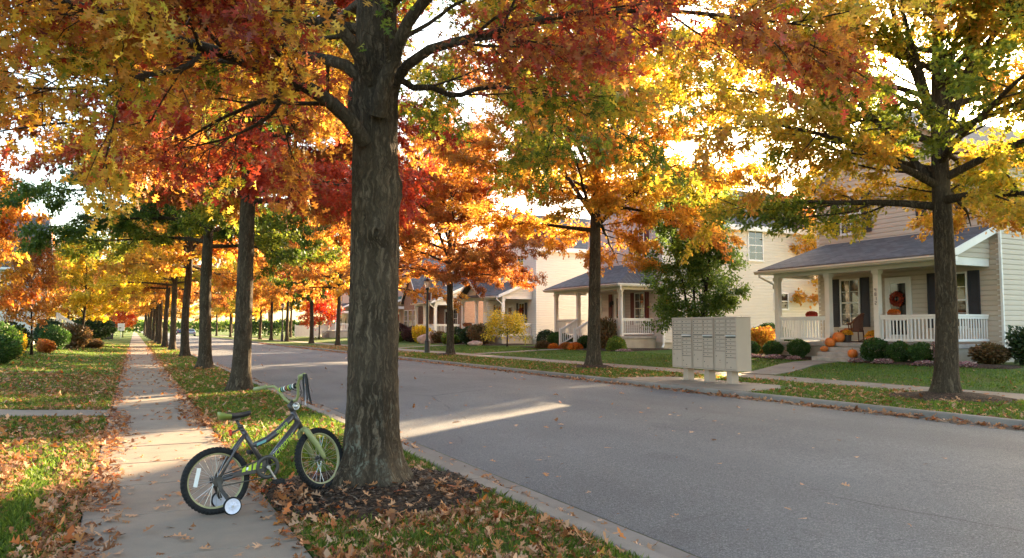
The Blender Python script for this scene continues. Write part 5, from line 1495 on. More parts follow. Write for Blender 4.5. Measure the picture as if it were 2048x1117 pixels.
pumpkin(21.42, 18.72, .522, .135, 'small squat orange pumpkin at the left end of the middle step', 3, .72)
pumpkin(21.10, 17.30, .362, .155, 'orange pumpkin with a tall stem on the lowest step at its right end', 4, .92)
pumpkin(21.95, 17.28, .842, .155, 'orange pumpkin half hidden behind the boxwood beneath the yellow mums', 5, .75)

# chair
ch = empty('wicker_chair', (22.95, 18.75, .842), rad(200), 'brown wicker armchair with rust cushion on the porch by the window', 'chair')
m = MB(); m.box(-.27, .27, -.27, .27, .36, .42); m.build('seat', M['wicker'], ch, bevel=.02)
m = MB()
for i in range(13):
    a = rad(-20+220*i/12); m.tube([(.26*math.cos(a)*1.05, .24*math.sin(a)+.02, .42), (.31*math.cos(a), .30*math.sin(a)+.03, .42+.22+.36*max(0, math.sin(a))**1.0)], .021, 6)
m.build('backrest', M['wicker'], ch)
m = MB(); pts = []
for i in range(15):
    a = rad(-22+224*i/14); pts.append((.32*math.cos(a), .31*math.sin(a)+.03, .65+.36*max(0, math.sin(a))))
m.tube(pts, .032, 8); m.build('back_rim', M['wicker'], ch, smooth=True)
m = MB(); pts2 = [(.30*math.cos(rad(a)), .29*math.sin(rad(a))+.03, .42+(.22+.34*max(0, math.sin(rad(a))))) for a in range(10, 171, 8)]
b0 = len(m.v)
for p_ in pts2: m.v.append((p_[0]*.97, p_[1]*.97, .42)); m.v.append((p_[0]*.99, p_[1]*.99, p_[2]))
for i in range(len(pts2)-1): m.f.append((2*i, 2*i+2, 2*i+3, 2*i+1)); m.mi.append(0)
m.build('woven_back', M['wicker'], ch, smooth=True)
for sx in (-1, 1):
    for sy in (-1, 1): MB().tube([(sx*.25, sy*.24, .37), (sx*.27, sy*.26, 0.03)], .022, 8).build('leg', M['wicker'], ch)
    MB().tube([(sx*.27, -.42, .10), (sx*.27, -.28, .028), (sx*.27, 0, .012), (sx*.27, .25, .028), (sx*.27, .45, .11)], .016, 8).build('rocker', M['wicker'], ch)
m = MB(); m.box(-.24, .24, -.25, .20, .421, .50); m.build('seat_cushion', M['cushion'], ch, bevel=.035, seg=3)
pl = empty('throw_pillow', (22.88, 18.72, 1.345), rad(200), 'cream throw pillow with an orange motif propped in the wicker chair', 'pillow')
pm = MB(); Rp = Matrix.Rotation(rad(-22), 3, 'X')
n = 10; vs = []
for s in (1, -1):
    for i in range(n+1):
        for j in range(n+1):
            u, v = i/n*2-1, j/n*2-1; e = (1-u*u)*(1-v*v)
            vs.append(Rp @ Vector((u*.21*(1-.06*v*v), s*(.075*e**.5), v*.20*(1-.06*u*u)+.18)))
fs = []
for s in (0, 1):
    b = s*(n+1)**2
    for i in range(n):
        for j in range(n): fs.append((b+i*(n+1)+j, b+i*(n+1)+j+1, b+(i+1)*(n+1)+j+1, b+(i+1)*(n+1)+j))
pm.add(vs, fs); po = pm.build('pillow_cover', M['pillow'], pl, smooth=True)
pm = MB(); pm.lathe([(0, .0), (.06, .0), (.075, -.004)], Rp @ Vector((.0, -.077, .16)), 14, Rp @ Matrix.Rotation(PI/2, 3, 'X')); pm.build('motif', M['pumpkin'], pl)

BR = bush_variant(11, 5200, .115, 'round', LEAF5, 'leaf_box')
BM_ = bush_variant(12, 2600, .16, 'mum', LEAF5, 'leaf_mum_y')
BL = bush_variant(13, 2600, .20, 'loose', LEAF5, 'leaf_brown')
BLO = bush_variant(14, 1600, .20, 'low', LEAF5, 'leaf_flower')

def potted(x, y, z, r, mat, label, pot='dark_pot', name='potted_mums', h=.22):
    root = empty(name, (x, y, z), 0, label, 'potted flowers')
    m = MB(); m.lathe([(0, 0), (r*.55, 0), (r*.72, h), (r*.80, h), (r*.80, h+.03), (r*.62, h+.03), (r*.60, h-.02), (0, h-.02)], n=20); m.build('pot', M[pot], root)
    o = link(BM_[1], 'blooms', root); o.location = (0, 0, h-.04); o.scale = (r, r, r*.85); o.material_slots[0].link = 'OBJECT'; o.material_slots[0].material = M[mat]
    return root
potted(22.32, 17.42, .842, .30, 'leaf_mum_y', 'round pot of yellow mums on the porch beside the third column')
potted(22.25, 18.45, .842, .21, 'leaf_mum_y', 'small pot of yellow flowers behind the largest pumpkin', h=.30)
potted(22.45, 18.72, .842, .18, 'leaf_mum_r', 'small pot of red foliage leaning at the wicker chair', h=.34)
def rail_flowers(x, y, z, L, mat, label, pot='red_paint', ax='y', name='rail_planter'):
    root = empty(name, (x, y, z), 0 if ax == 'y' else PI/2, label, 'planter')
    m = MB(); m.box(-.07, .07, -L/2, L/2, .0, .11); m.build('trough', M[pot], root, bevel=.02)
    o = link(BM_[1], 'blooms', root); o.location = (0, 0, .06); o.scale = (.14, L*.55, .14); o.material_slots[0].link = 'OBJECT'; o.material_slots[0].material = M[mat]
rail_flowers(22.0, 19.75, zf+.925, .46, 'leaf_mum_r', 'red flowers on the porch rail at the left of the second column')
rail_flowers(22.0, 16.42, zf+.925, .40, 'leaf_mum_o', 'orange flower arrangement on the porch rail below the wreath', 'terracotta')
# wreath on the door
wr = empty('door_wreath', (23.90, 17.68, 2.36), 0, 'red autumn wreath hanging on the glass door of the tan house', 'wreath')
m = MB(); m.torus((0, 0, 0), .185, .03, 'x', 30, 8); m.build('ring', M['wicker'], wr)
rr = np.random.default_rng(5); n = 420; t = rr.uniform(0, 2*PI, n); q = rr.uniform(0, 2*PI, n)
P = np.stack([-.02-.06*np.abs(np.cos(q)), (.185+.05*np.sin(q))*np.cos(t), (.185+.05*np.sin(q))*np.sin(t)], 1)
D = np.stack([-.5*np.abs(np.cos(q))+rr.normal(0, .2, n), np.cos(t)*np.sin(q)+rr.normal(0, .4, n)-np.sin(t)*.6, np.sin(t)*np.sin(q)+rr.normal(0, .4, n)+np.cos(t)*.6], 1)
N = np.stack([-np.ones(n), rr.normal(0, .5, n), rr.normal(0, .5, n)], 1)
link(leaf_mesh('leaves', P, D, N, rr.uniform(.045, .085, n), MAPLE, rr.random(n), rr.random(n), M['leaf_mum_r'], rng=rr), 'leaves', wr)

# boxwoods and beds of the first house
for i, (x, y, s, lb) in enumerate([(21.35, 22.15, .36, 'round dark boxwood farthest left below the porch of the tan house'), (21.35, 21.02, .38, 'round dark boxwood in the middle of the three left of the steps'), (21.3, 19.75, .43, 'round dark boxwood next to the left end of the steps'),
                                  (21.1, 16.42, .47, 'large dark boxwood just right of the porch steps'), (21.15, 15.62, .42, 'dark boxwood second to the right of the porch steps'), (21.15, 14.92, .40, 'dark boxwood partly behind the nearest far tree trunk')]):
    put_bush('boxwood', BR, (x, y, gz(x)+.03), (s, s*1.05, s*.98), lb, 'leaf_box', i*1.3, 'clipped boxwoods in front of the tan house')
put_bush('flowering_bush', BL, (21.3, 14.25, gz(21.3)), (.34, .34, .48), 'thin reddish shrub beside the right-hand porch column', 'leaf_flower', .5)
put_bush('shrub', BL, (22.6, 13.7, gz(22.6)), (.55, .6, .36), 'sprawling brownish green shrub below the end porch rail', 'leaf_brown', 1.0)
put_bush('shrub', BL, (23.2, 12.9, gz(23)), (.62, .6, .62), 'tall loose green shrub at the corner of the tan house', 'leaf_conifer', 2.0)
for i, (x, y, s) in enumerate([(20.75, 20.4, .30), (20.8, 21.4, .26), (20.75, 16.9, .25), (20.75, 15.9, .30), (20.8, 14.6, .28), (20.75, 19.5, .26), (20.9, 13.4, .3)]):
    put_bush('flower_clump', BLO, (x, y, gz(x)+.03), (s, s*1.3, s*.62), ['pink flower clump below the middle boxwood', 'pink flower clump below the leftmost boxwood', 'pink flower clump right beside the lowest porch step', 'pink flower clump before the large boxwood', 'pink flower clump near the nearest far trunk', 'pink flower clump left beside the lowest porch step', 'pale flower clump under the end porch rail'][i], 'leaf_flower', i, 'low flowers edging the porch beds', 'flowers')
put_bush('golden_shrub', BL, (22.7, 23.0, gz(22.6)-.02), (.62, .62, .66), 'golden orange shrub beside the right-hand mailbox', 'leaf_gold', .2)
put_bush('shrub', BR, (25.6, 25.4, gz(25)), (1.15, 1.2, .78), 'broad dark green shrub behind the golden one', 'leaf_box', 2.2)

# second house planting
for i, (x, y, s, m_, lb) in enumerate([(21.5, 37.5, .55, 'leaf_box', 'round evergreen shrub left of the second porch stairs'), (21.6, 38.9, .62, 'leaf_conifer', 'dark evergreen bush at the left end of the hipped porch'), (21.6, 36.75, .50, 'leaf_box', 'evergreen bush touching the stair rail of the hipped porch'), (21.4, 34.2, .45, 'leaf_box', 'small evergreen right of the second porch stairs')]):
    put_bush('evergreen_shrub', BR, (x, y, gz(x)), (s, s, s*1.0), lb, m_, i*1.1)
for i, (x, y, s, m_, lb) in enumerate([(20.7, 36.4, .32, 'leaf_mum_o', 'orange mum mound left of the second porch stairs'), (20.6, 37.4, .48, 'leaf_brown', 'olive brown mum mound beside the orange one'), (20.8, 35.2, .40, 'leaf_rust', 'rusty mum mound before the second porch stairs'), (20.7, 34.1, .42, 'leaf_mum_o', 'bright orange mum mound beside the second far trunk')]):
    put_bush('mum_mound', BM_, (x, y, gz(x)+.02), (s, s, s*.95), lb, m_, i*.9, None, 'flowers')
put_bush('shrub', BL, (21.6, 32.5, gz(21.6)), (.62, .6, .95), 'tall purple-brown shrub at the corner column of the hipped porch', 'leaf_brown', .7)
put_bush('shrub', BM_, (21.3, 31.2, gz(21.3)), (.52, .52, .75), 'bushy green plant with yellow heads before the hipped porch', 'leaf_pear', .7)
put_bush('flower_clump', BLO, (21.2, 30.4, gz(21)), (.4, .5, .16), 'low whitish flowers at the right end of the second bed', 'leaf_flower', .4, None, 'flowers')
lan = empty('wall_lantern', (24.31, 36.0, 2.78), 0, 'black wall lantern by the maroon-shuttered front door', 'lantern')
m = MB(); m.box(0, .05, -.06, .06, -.1, .12); m.build('backplate', M['black_metal'], lan); m = MB(); m.tube([(0, 0, .08), (-.1, 0, .14), (-.14, 0, .06)], .012, 6); m.lathe([(.03, .06), (.09, .02), (.07, -.2), (.03, -.23)], (-.14, 0, 0), 6); m.build('lantern_head', M['black_metal'], lan)
ld = empty('plant_stand', (23.4, 33.9, zf2), .4, 'small red folding stand on the second porch', 'plant stand')
m = MB()
for sx in (-1, 1): m.tube([(sx*.16, -.16, 0), (sx*.06, 0, 1.05)], .014, 6); m.tube([(sx*.16, .16, 0), (sx*.06, 0, 1.05)], .014, 6)
m.build('frame', M['red_paint'], ld)
m = MB()
for z in (.25, .55, .85): m.box(-.13+z*.07, .13-z*.07, -.12+z*.1, .12-z*.1, z, z+.02)
m.build('shelves', M['red_paint'], ld)
put_bush('potted_ball', BM_, (23.4, 33.9, zf2+1.06), (.13, .13, .16), 'round red plant on top of the folding stand', 'leaf_mum_r', 0, None, 'plant')

# third house
for i, (y, lb) in enumerate([(52.3, 'terracotta planter on the third porch rail, farthest left'), (51.5, 'terracotta planter on the third porch rail, beside the steps'), (47.9, 'terracotta planter on the third porch rail right of the steps'), (47.0, 'terracotta planter on the third porch rail nearest the corner column')]):
    root = empty('hanging_planter', (22.2, y, zf3+.70), 0, lb, 'planter', 'terracotta planters on the white porch rail')
    m = MB(); m.lathe([(0, -.02), (.16, .0), (.25, .18), (.27, .19), (.27, .22), (.22, .22), (0, .17)], n=16); m.build('bowl', M['terracotta'], root)
    o = link(BM_[1], 'plants', root); o.location = (0, 0, .16); o.scale = (.2, .2, .14); o.material_slots[0].link = 'OBJECT'; o.material_slots[0].material = M['leaf_purple']
wr3 = copy_tree(wr); wr3.location = (24.40, 47.5, 2.55); wr3['label'] = 'dark wreath hung on a window of the white gabled house'
for i, (x, y, s, sz, v, m_, lb) in enumerate([(20.9, 48.4, .85, .8, BR, 'leaf_conifer', 'spreading dark juniper before the steps of the white house'), (21.0, 46.8, .9, .85, BL, 'leaf_brown', 'twiggy shrub at the corner column of the white house'), (21.2, 51.9, .8, .75, BR, 'leaf_conifer', 'rounded blue-green shrub left of the white house steps'), (20.4, 50.8, .7, .45, BL, 'leaf_pear', 'low light green shrub by the path of the white house'), (20.9, 54.2, .7, .55, BL, 'leaf_brown', 'small brown shrub between the white and brick houses'),
                                             (20.6, 57.6, .85, .8, BL, 'leaf_yellow', 'yellow-green shrub right of the lamp post'), (21.0, 60.2, 1.2, .8, BR, 'leaf_purple', 'wide purple shrub under the brick house porch'), (21.2, 65.2, 1.15, 1.0, BR, 'leaf_purple', 'large purple shrub below the brick gable windows'), (20.2, 62.6, .6, .5, BL, 'leaf_pear', 'small clipped green hedge left of the lamp post'), (20.8, 69.2, 1.2, .9, BR, 'leaf_conifer', 'dark green shrub left of the brick gable'), (21.3, 72.5, 1.1, .8, BR, 'leaf_box', 'dark green shrub before the pink house')]):
    put_bush('shrub', v, (x, y, gz(x)-.02), (s, s, sz), lb, m_, i*.8)
def boulder(x, y, r, label, seed, sq=.6):
    m = MB(); n, k = 18, 9
    for i in range(k+1):
        a = PI*i/k
        for j in range(n):
            t = 2*PI*j/n; d = Vector((math.sin(a)*math.cos(t), math.sin(a)*math.sin(t), math.cos(a)))
            rr_ = r*(1+.35*noise.noise(d*1.3+Vector((seed*7.1, 0, 0)))+.12*noise.noise(d*4+Vector((0, seed*3.3, 0))))
            m.v.append((d.x*rr_, d.y*rr_, d.z*rr_*sq+r*sq*.55))
    for i in range(k):
        for j in range(n): m.f.append((i*n+j, i*n+(j+1)%n, (i+1)*n+(j+1)%n, (i+1)*n+j)); m.mi.append(0)
    o = m.build('boulder', M['stone'], None, smooth=True); o.location = (x, y, gz(x)); return tag(o, label, 'boulder')
boulder(20.5, 55.3, .85, 'large pinkish boulder between lamp post and third far trunk', 1, .62); boulder(20.3, 46.2, .5, 'rusty flat rock at the edge of the white house bed', 2, .45)

# ------------------------------------------------------------------ far fence, hedge, bins, sign, cars
fe = empty('picket_fence', (24, 104, .3), 0, 'white vinyl privacy fence beyond the scarlet tree', 'fence')
m = MB(); 
for i in range(70):
    x = 19.4+i*.2; m.box(x, x+.19, 104, 104.03, .3, 1.75)
m.box(19.4, 33.4, 103.98, 104.05, 1.75, 1.82); m.build('boards', M['hull_white'], fe, True)
for i in range(7): MB().box(19.3+i*2.33, 19.44+i*2.33, 103.94, 104.08, .2, 1.95).build('post', M['hull_white'], fe, True)
def hedge(x0, x1, y, h, d, label, mat, n=5200, leaf=.34, seed=3):
    r = np.random.default_rng(seed); root = empty('hedge', ((x0+x1)/2, y, gz((x0+x1)/2)), 0, label, 'hedge')
    P = np.stack([r.uniform(x0, x1, n)-(x0+x1)/2, r.uniform(-d/2, d/2, n), h*r.random(n)**.7], 1)
    P[:, 2] *= 1+.12*np.sin(P[:, 0]*1.3)
    D = r.normal(0, 1, (n, 3)); D[:, 2] += .4; N = r.normal(0, 1, (n, 3)); N[:, 1] -= .8
    link(leaf_mesh('foliage', P, D, N, leaf*r.uniform(.6, 1.2, n), LEAF5, r.random(n), np.clip(.5+.3*np.sin(P[:, 0])+r.normal(0, .2, n), 0, 1), M[mat], rng=r), 'foliage', root)
    m = MB()
    for i in range(int((x1-x0)/1.2)):
        x = -(x1-x0)/2+.6+i*1.2; m.tube([(x, 0, -.1), (x+.1, 0, h*.8)], .05, 6)
    m.build('stems', M['bark_dark'], root)
hedge(16.2, 36, 128, 2.4, 1.6, 'long clipped dark green hedge crossing behind the distant trunks', 'leaf_box')
hedge(-30, 60, 300, 4.0, 4, 'distant green hedge closing the end of the street', 'leaf_pear', 5200, 1.1, 4)
def bin_(x, y, label):
    r = empty('rubbish_bin', (x, y, gz(x)), .1, label, 'bin'); m = MB()
    m.add([(-.26, -.28, .06), (.26, -.28, .06), (.26, .28, .06), (-.26, .28, .06), (-.33, -.36, 1.0), (.33, -.36, 1.0), (.33, .36, 1.0), (-.33, .36, 1.0)], [(0, 3, 2, 1), (4, 5, 6, 7), (0, 1, 5, 4), (1, 2, 6, 5), (2, 3, 7, 6), (3, 0, 4, 7)]); m.build('body', M['bin'], r, bevel=.03)
    m = MB(); m.prism([(-.36, -.40, 1.0), (-.36, .40, 1.0), (-.36, .36, 1.08), (-.36, 0, 1.13), (-.36, -.36, 1.08)], (.72, 0, 0)); m.build('lid', M['bin'], r, bevel=.02)
    for s in (-1, 1): m = MB(); m.lathe([(0, -.03), (.1, -.03), (.1, .03), (0, .03)], (s*.24, .30, .1), 14, Matrix.Rotation(PI/2, 3, 'Y')); m.build('wheel', M['rubber'], r)
    r.scale = (1.25, 1.25, 1.35); return r
bin_(-2.65, 92, 'dark grey wheeled rubbish bin on the left lawn, nearer one'); bin_(-2.45, 97.5, 'dark grey wheeled rubbish bin on the left lawn, farther one')
sg = empty('yard_sign', (-1.6, 118, .1), 0, 'small pale sign on a post far along the left sidewalk edge', 'sign'); MB().box(-.04, .04, -.03, .03, -.1, 1.2).build('post', M['white'], sg); MB().box(-.42, .42, -.06, -.031, 1.0, 2.0).build('panel', M['yellow_sign'], sg, bevel=.02)
def car(x, y, rz, mat, label):
    r = empty('parked_car', (x, y, -.08), rz, label, 'car', 'cars parked far along the street'); m = MB()
    prof = [(-2.15, .35), (-2.2, .75), (-1.95, .92), (-1.25, .98), (-.75, 1.42), (.55, 1.45), (1.2, 1.02), (2.0, .86), (2.2, .65), (2.18, .35)]
    n = len(prof)
    for s, w in ((-1, .80), (1, .80)):
        for (px, pz_) in prof: m.v.append((px, s*(w if pz_ < 1.0 else .62), pz_))
    m.f.append(tuple(range(n))); m.f.append(tuple(n+i for i in reversed(range(n)))); m.mi += [0, 0]
    for i in range(n): m.f.append(((i+1) % n, i, n+i, n+(i+1) % n)); m.mi.append(0)
    m.build('body', M[mat], r, bevel=.05)
    m = MB(); m.prism([(-1.18, -.71, 1.0), (-.74, -.635, 1.38), (.50, -.635, 1.40), (1.08, -.71, 1.03)], (0, -.012, 0)); m.prism([(-1.18, .71, 1.0), (-.74, .635, 1.38), (.50, .635, 1.40), (1.08, .71, 1.03)], (0, .012, 0)); m.add([(-1.22, -.6, 1.02), (-.80, -.55, 1.40), (-.80, .55, 1.40), (-1.22, .6, 1.02)], [(0, 1, 2, 3)]); m.build('window', M['glass'], r)
    for sx in (-1.35, 1.35):
        for sy in (-.74, .74):
            w = MB(); w.lathe([(0, -.1), (.2, -.1), (.32, -.09), (.33, 0), (.32, .09), (.2, .1), (0, .1)], (sx, sy, .33), 18, Matrix.Rotation(PI/2, 3, 'X')); w.build('wheel', M['rubber'], r)
    for sy in (-.55, .55): MB().box(-2.215, -2.16, sy-.16, sy+.16, .68, .80).build('tail_lamp', M['reflector'], r)
car(10.2, 205, PI/2, 'car_dark', 'dark blue car parked far down the street at the kerb'); car(10.2, 165, PI/2, 'car_grey', 'silver car parked along the far kerb, nearer than the dark one')

# ------------------------------------------------------------------ the big near oak
root = empty('oak_tree', (TRX, TRY, .09), 0, 'big near oak with furrowed trunk rising beside the bicycle', 'tree')
rng = random.Random(42); mb = MB(); twigs = []
ox, oy, oz = TRX, TRY, .09
n = 84; H = 10.2; k = 230
zs = [-.12 + 4.9*(i/(k-1))**1.25 for i in range(k)]
def tr(z):
    if z < 3.3: return .194 - .014*min(1, max(0, z)/3.0)
    return .180 - .05*(z-3.3)/1.5
knots = [(2.98, -1.75, .05, .085), (1.98, -1.78, .06, .11), (2.35, -.55, .045, .14), (2.22, -2.5, .04, .12), (.75, -2.0, .02, .1), (3.3, -2.6, .03, .09), (3.25, -.9, .05, .12), (3.5, -.2, .05, .16), (3.1, 2.9, .05, .16)]
for i, z in enumerate(zs):
    for j in range(n):
        t = 2*PI*j/n; r = tr(z)
        fl = .54*math.exp(-max(0, z)/.17) + .10*math.exp(-max(0, z)/.7)
        r *= 1 + fl*(1+.33*math.cos(5*t+.7)+.22*math.cos(3*t+2.1)+.10*math.cos(9*t)) + .035*math.cos(2*t+z*.7)+.02*math.cos(3*t-z*1.3)
        cx, sy = math.cos(t), math.sin(t)
        # furrows: ridged noise stretched along the trunk
        q = Vector((cx*5.2, sy*5.2, z*1.55)); w = noise.noise(Vector((cx*2, sy*2, z*2.6)))*.9
        a = 1-abs(noise.noise(q*1.25+Vector((w, w, 0)))); b = 1-abs(noise.noise(q*2.6+Vector((5+w, 0, 0))))
        r += .013*(a**3-.5) + .007*(b**3-.5)
        r += .010*noise.noise(Vector((cx*1.5, sy*1.5, z*2.2)))
        for (kz, ka, kh, ks) in knots:
            da = (t-ka+PI) % (2*PI)-PI
            d2 = ((z-kz)**2+(da*.2)**2)/(ks*ks)
            if d2 < 4: r += kh*math.exp(-d2*1.6)*(1-.55*math.exp(-d2*22))
        wob = .012*math.sin(z*1.1)
        mb.v.append((cx*r + wob, sy*r + .01*math.sin(z*.9+1), z))
for i in range(k-1):
    for j in range(n):
        mb.f.append((i*n+j, i*n+(j+1)%n, (i+1)*n+(j+1)%n, (i+1)*n+j)); mb.mi.append(0)
mb.tube([(0, 0, 4.7), (.05, .1, 6.0), (.0, .2, 7.6), (-.1, .2, 9.4)], [.137, .11, .07, .02], 16)
def W(l): return [Vector((x*.925-ox, y*.925-oy, 1.3+(z-1.3)*.925-oz)) for (x, y, z) in l]
def resample(pts, m):
    L = [0]
    for i in range(1, len(pts)): L.append(L[-1]+(pts[i]-pts[i-1]).length)
    out = []
    for q in range(m):
        s = L[-1]*q/(m-1); i = max(j for j in range(len(L)) if L[j] <= s+1e-9); i = min(i, len(pts)-2)
        f = (s-L[i])/max(1e-9, L[i+1]-L[i]); p0 = pts[max(i-1, 0)]; p1 = pts[i]; p2 = pts[i+1]; p3 = pts[min(i+2, len(pts)-1)]
        out.append(.5*((2*p1)+(p2-p0)*f+(2*p0-5*p1+4*p2-p3)*f*f+(3*p1-p0-3*p2+p3)*f**3))
    return out, L[-1]
LIMB = []
MAIN = [
 ([(1.76, 6.40, 2.92), (1.62, 6.34, 3.08), (1.34, 6.3, 3.27), (.99, 6.18, 3.35), (.71, 6.1, 3.38), (.45, 6.0, 3.41), (.2, 5.9, 3.41), (.01, 5.83, 3.45), (-.18, 5.75, 3.44), (-.47, 5.67, 3.46), (-.9, 5.70, 3.53), (-1.6, 5.8, 3.65)], .066, 22),
 ([(.43, 6.02, 3.38), (.24, 5.96, 3.2), (-.01, 5.92, 3.11), (-.16, 5.89, 3.01), (-.43, 5.92, 2.95), (-.9, 5.93, 2.90)], .026, 9),
 ([(.99, 6.19, 3.33), (1.0, 6.31, 3.12), (.83, 6.63, 3.0), (.58, 6.98, 2.93), (.29, 7.46, 2.94)], .020, 8),
 ([(1.78, 6.44, 3.45), (1.62, 6.46, 3.6), (1.42, 6.83, 3.77), (1.18, 7.39, 3.96), (.97, 7.93, 4.16), (.55, 8.67, 4.42), (-.04, 9.62, 4.6)], .055, 11),
 ([(1.80, 6.38, 3.45), (1.65, 6.28, 3.68), (1.52, 6.22, 3.79), (1.36, 6.18, 3.95), (1.24, 6.11, 4.12), (1.05, 5.97, 4.38), (.85, 5.93, 4.76), (.4, 5.8, 5.6)], .062, 10),
 ([(1.84, 6.30, 3.15), (1.86, 6.18, 3.40), (1.94, 6.04, 3.72), (2.02, 5.96, 3.94), (2.16, 5.88, 4.12), (2.38, 5.76, 4.40), (2.67, 5.58, 4.85), (3.1, 5.3, 5.7)], .072, 10),
 ([(1.98, 6.36, 3.45), (2.08, 6.14, 3.62), (2.2, 6.02, 3.70), (2.34, 5.82, 3.72), (2.56, 5.6, 3.75), (2.76, 5.38, 3.79), (2.99, 5.15, 3.82), (3.37, 4.85, 3.82), (3.76, 4.55, 3.77), (4.16, 4.25, 3.68), (4.6, 4.0, 3.6)], .048, 15),
 ([(2.02, 6.40, 3.56), (2.2, 6.36, 3.46), (2.38, 6.38, 3.5), (2.63, 6.48, 3.48), (2.88, 6.57, 3.61), (3.31, 6.68, 3.72), (3.96, 6.8, 3.7), (4.7, 7.0, 3.55)], .032, 12),
]
for pts, r0, ns in MAIN:
    path, L = resample(W(pts), 16)
    LIMB += [np.array(p) for p in resample(W(pts), 40)[0][:30]]
    branch_out(rng, mb, twigs, path, r0, L, int(ns*1.25), .36, 8, .40, .12, .45, 2)
az = .4
for i in range(26):
    h = 3.7 + 5.6*(i/25)**1.1; az += 2.399963+rng.gauss(0, .2)
    if h < 5.3 and abs((az+1.85+PI) % (2*PI)-PI) < .85: continue
    t = (h-3.7)/5.6; el = rad(8+55*t+rng.gauss(0, 5)); L = (4.6 if t < .5 else 4.6-4.6*(t-.5))*rng.uniform(.8, 1.1)
    # the limb towards the viewer is shorter
    if abs((az - (-1.9)+PI) % (2*PI)-PI) < .8: L *= .62
    d = Vector((math.cos(az)*math.cos(el), math.sin(az)*math.cos(el), math.sin(el)))
    rr_ = .15 if h < 4.8 else max(.03, .13-.02*(h-4.8))
    path = grow_branch(rng, Vector((0, 0, h))+Vector((d.x, d.y, 0))*rr_*.5, d, L, 8, -.30*(1-t)+.3*t, .09)
    branch_out(rng, mb, twigs, path, .05*(1-.5*t), L, 11, .42, 7, .45, .15, .45, 2 if h < 5.2 else 1)
cam = np.array([0-ox, 0-oy, 1.3-oz])
def keep(P):
    k = keep0(P); Q = np.array(LIMB)
    d = np.min(np.linalg.norm(P[:, None, :].astype(np.float32)-Q[None].astype(np.float32), axis=2), axis=1)
    return k & (d > .32)
def keep0(P): return (np.linalg.norm(P-cam, axis=1) > 3.1) & ~((np.hypot(P[:, 0], P[:, 1]) < .34) & (P[:, 2] < 3.2))
low = [t for t in twigs if t[0][0].z < 4.9]; high = [t for t in twigs if t[0][0].z >= 4.9]
A = leaves_on_twigs(7, low, 48000, .080, spread=.07, keep=keep); B = leaves_on_twigs(8, high, 15000, .12, spread=.08, keep=keep)
P, D, N, S, cl, lr = [np.concatenate([a, b]) for a, b in zip(A, B)]
cl = np.clip(cl*.95+.03, 0, 1)
tm = bpy.data.meshes.new('trunk'); tm.from_pydata(mb.v, [], mb.f); tm.materials.append(M['bark_main']); tm.polygons.foreach_set('use_smooth', [True]*len(tm.polygons)); tm.update()
link(tm, 'trunk', root)
link(leaf_mesh('crown', P, D, N, S, OAK, lr, cl, M['leaf_main'], curl=.2, fold=.3, rng=np.random.default_rng(4)), 'crown', root)
for (kz, ka) in ((2.98, -1.75), (1.98, -1.78)):
    mk = MB(); c = Vector((math.cos(ka)*(tr(kz)+.036), math.sin(ka)*(tr(kz)+.036), kz)); R_ = Vector((math.cos(ka), math.sin(ka), 0)).to_track_quat('Z', 'Y').to_matrix()
    mk.torus((0, 0, 0), .026, .010, 'z', 20, 8)
    mk.v = [tuple(R_ @ Vector((v[0], v[1]*1.25, v[2])) + c) for v in mk.v]
    mk.build('branch_scar', M['bark_main'], root, smooth=True)

# ------------------------------------------------------------------ street trees
V0 = oak_variant(101, 11.8, 4.1, 4.7, .192, 32, 210000, .105, OAK_MID, 1, 11, 7)
V1 = oak_variant(202, 11.2, 3.9, 4.9, .190, 30, 200000, .105, OAK_MID, 1, 11, 7)
V4 = oak_variant(505, 11.6, 3.55, 5.0, .196, 40, 250000, .098, OAK_MID, 1, 12, 7)
V2 = oak_variant(303, 11.5, 4.1, 4.5, .185, 28, 60000, .155, LEAF5, 1, 9, 6)
V3 = oak_variant(404, 10.8, 4.0, 4.6, .182, 26, 60000, .155, LEAF5, 1, 9, 6)
near_row = 'oaks in the tree lawn on the near side'
far_row = 'oaks in the tree lawn on the far side'
LROW = [
 (V0, 2.07, 17.1, 1.3, (1, 1, 1.0), 'leaf_red', 'red-crowned oak, second trunk back along the sidewalk'),
 (V1, 2.15, 27.2, 0.4, (1.08, 1.08, 1.05), 'leaf_green', 'green-crowned oak, third trunk back along the sidewalk'),
 (V2, 2.25, 40.0, 2.0, (1.05, 1.05, 1.05), 'leaf_orange', 'orange and brown oak, fourth trunk back along the sidewalk'),
 (V3, 2.2, 52.5, 4.1, (1.05, 1.05, 1.02), 'leaf_yellow', 'yellow-tinted oak, fifth trunk back along the sidewalk'),
 (V2, 2.1, 62.0, .9, (1, 1, 1.06), 'leaf_rust', 'rusty oak, sixth trunk back along the sidewalk'),
 (V3, 2.05, 72.5, 5.0, (1, 1, 1.08), 'leaf_mix', 'olive oak, seventh trunk back along the sidewalk'),
 (V2, 2.1, 84.0, 3.3, (1, 1, 1), 'leaf_gold', 'golden oak, eighth trunk back along the sidewalk'),
 (V3, 2.0, 97.0, 2.6, (1, 1, 1), 'leaf_orange', 'orange oak, ninth trunk back along the sidewalk'),
 (V2, 2.0, 112.0, 1.6, (1, 1, 1), 'leaf_gold', 'golden oak, tenth trunk back along the sidewalk'),
 (V3, 2.0, 130.0, 0.6, (1, 1, 1), 'leaf_yellow', 'yellow oak, eleventh trunk back along the sidewalk'),
 (V2, 2.0, 152.0, 4.6, (1, 1, 1), 'leaf_orange', 'small distant orange oak near the end of the sidewalk row'),
 (V3, 2.0, 180.0, 3.6, (1, 1, 1), 'leaf_gold', 'smallest distant golden oak closing the sidewalk row'),
]
for v, x, y, rz, sc, m_, lb in LROW: put_tree('oak_tree', v, (x, y, -.01), rz, sc, lb, near_row, m_)
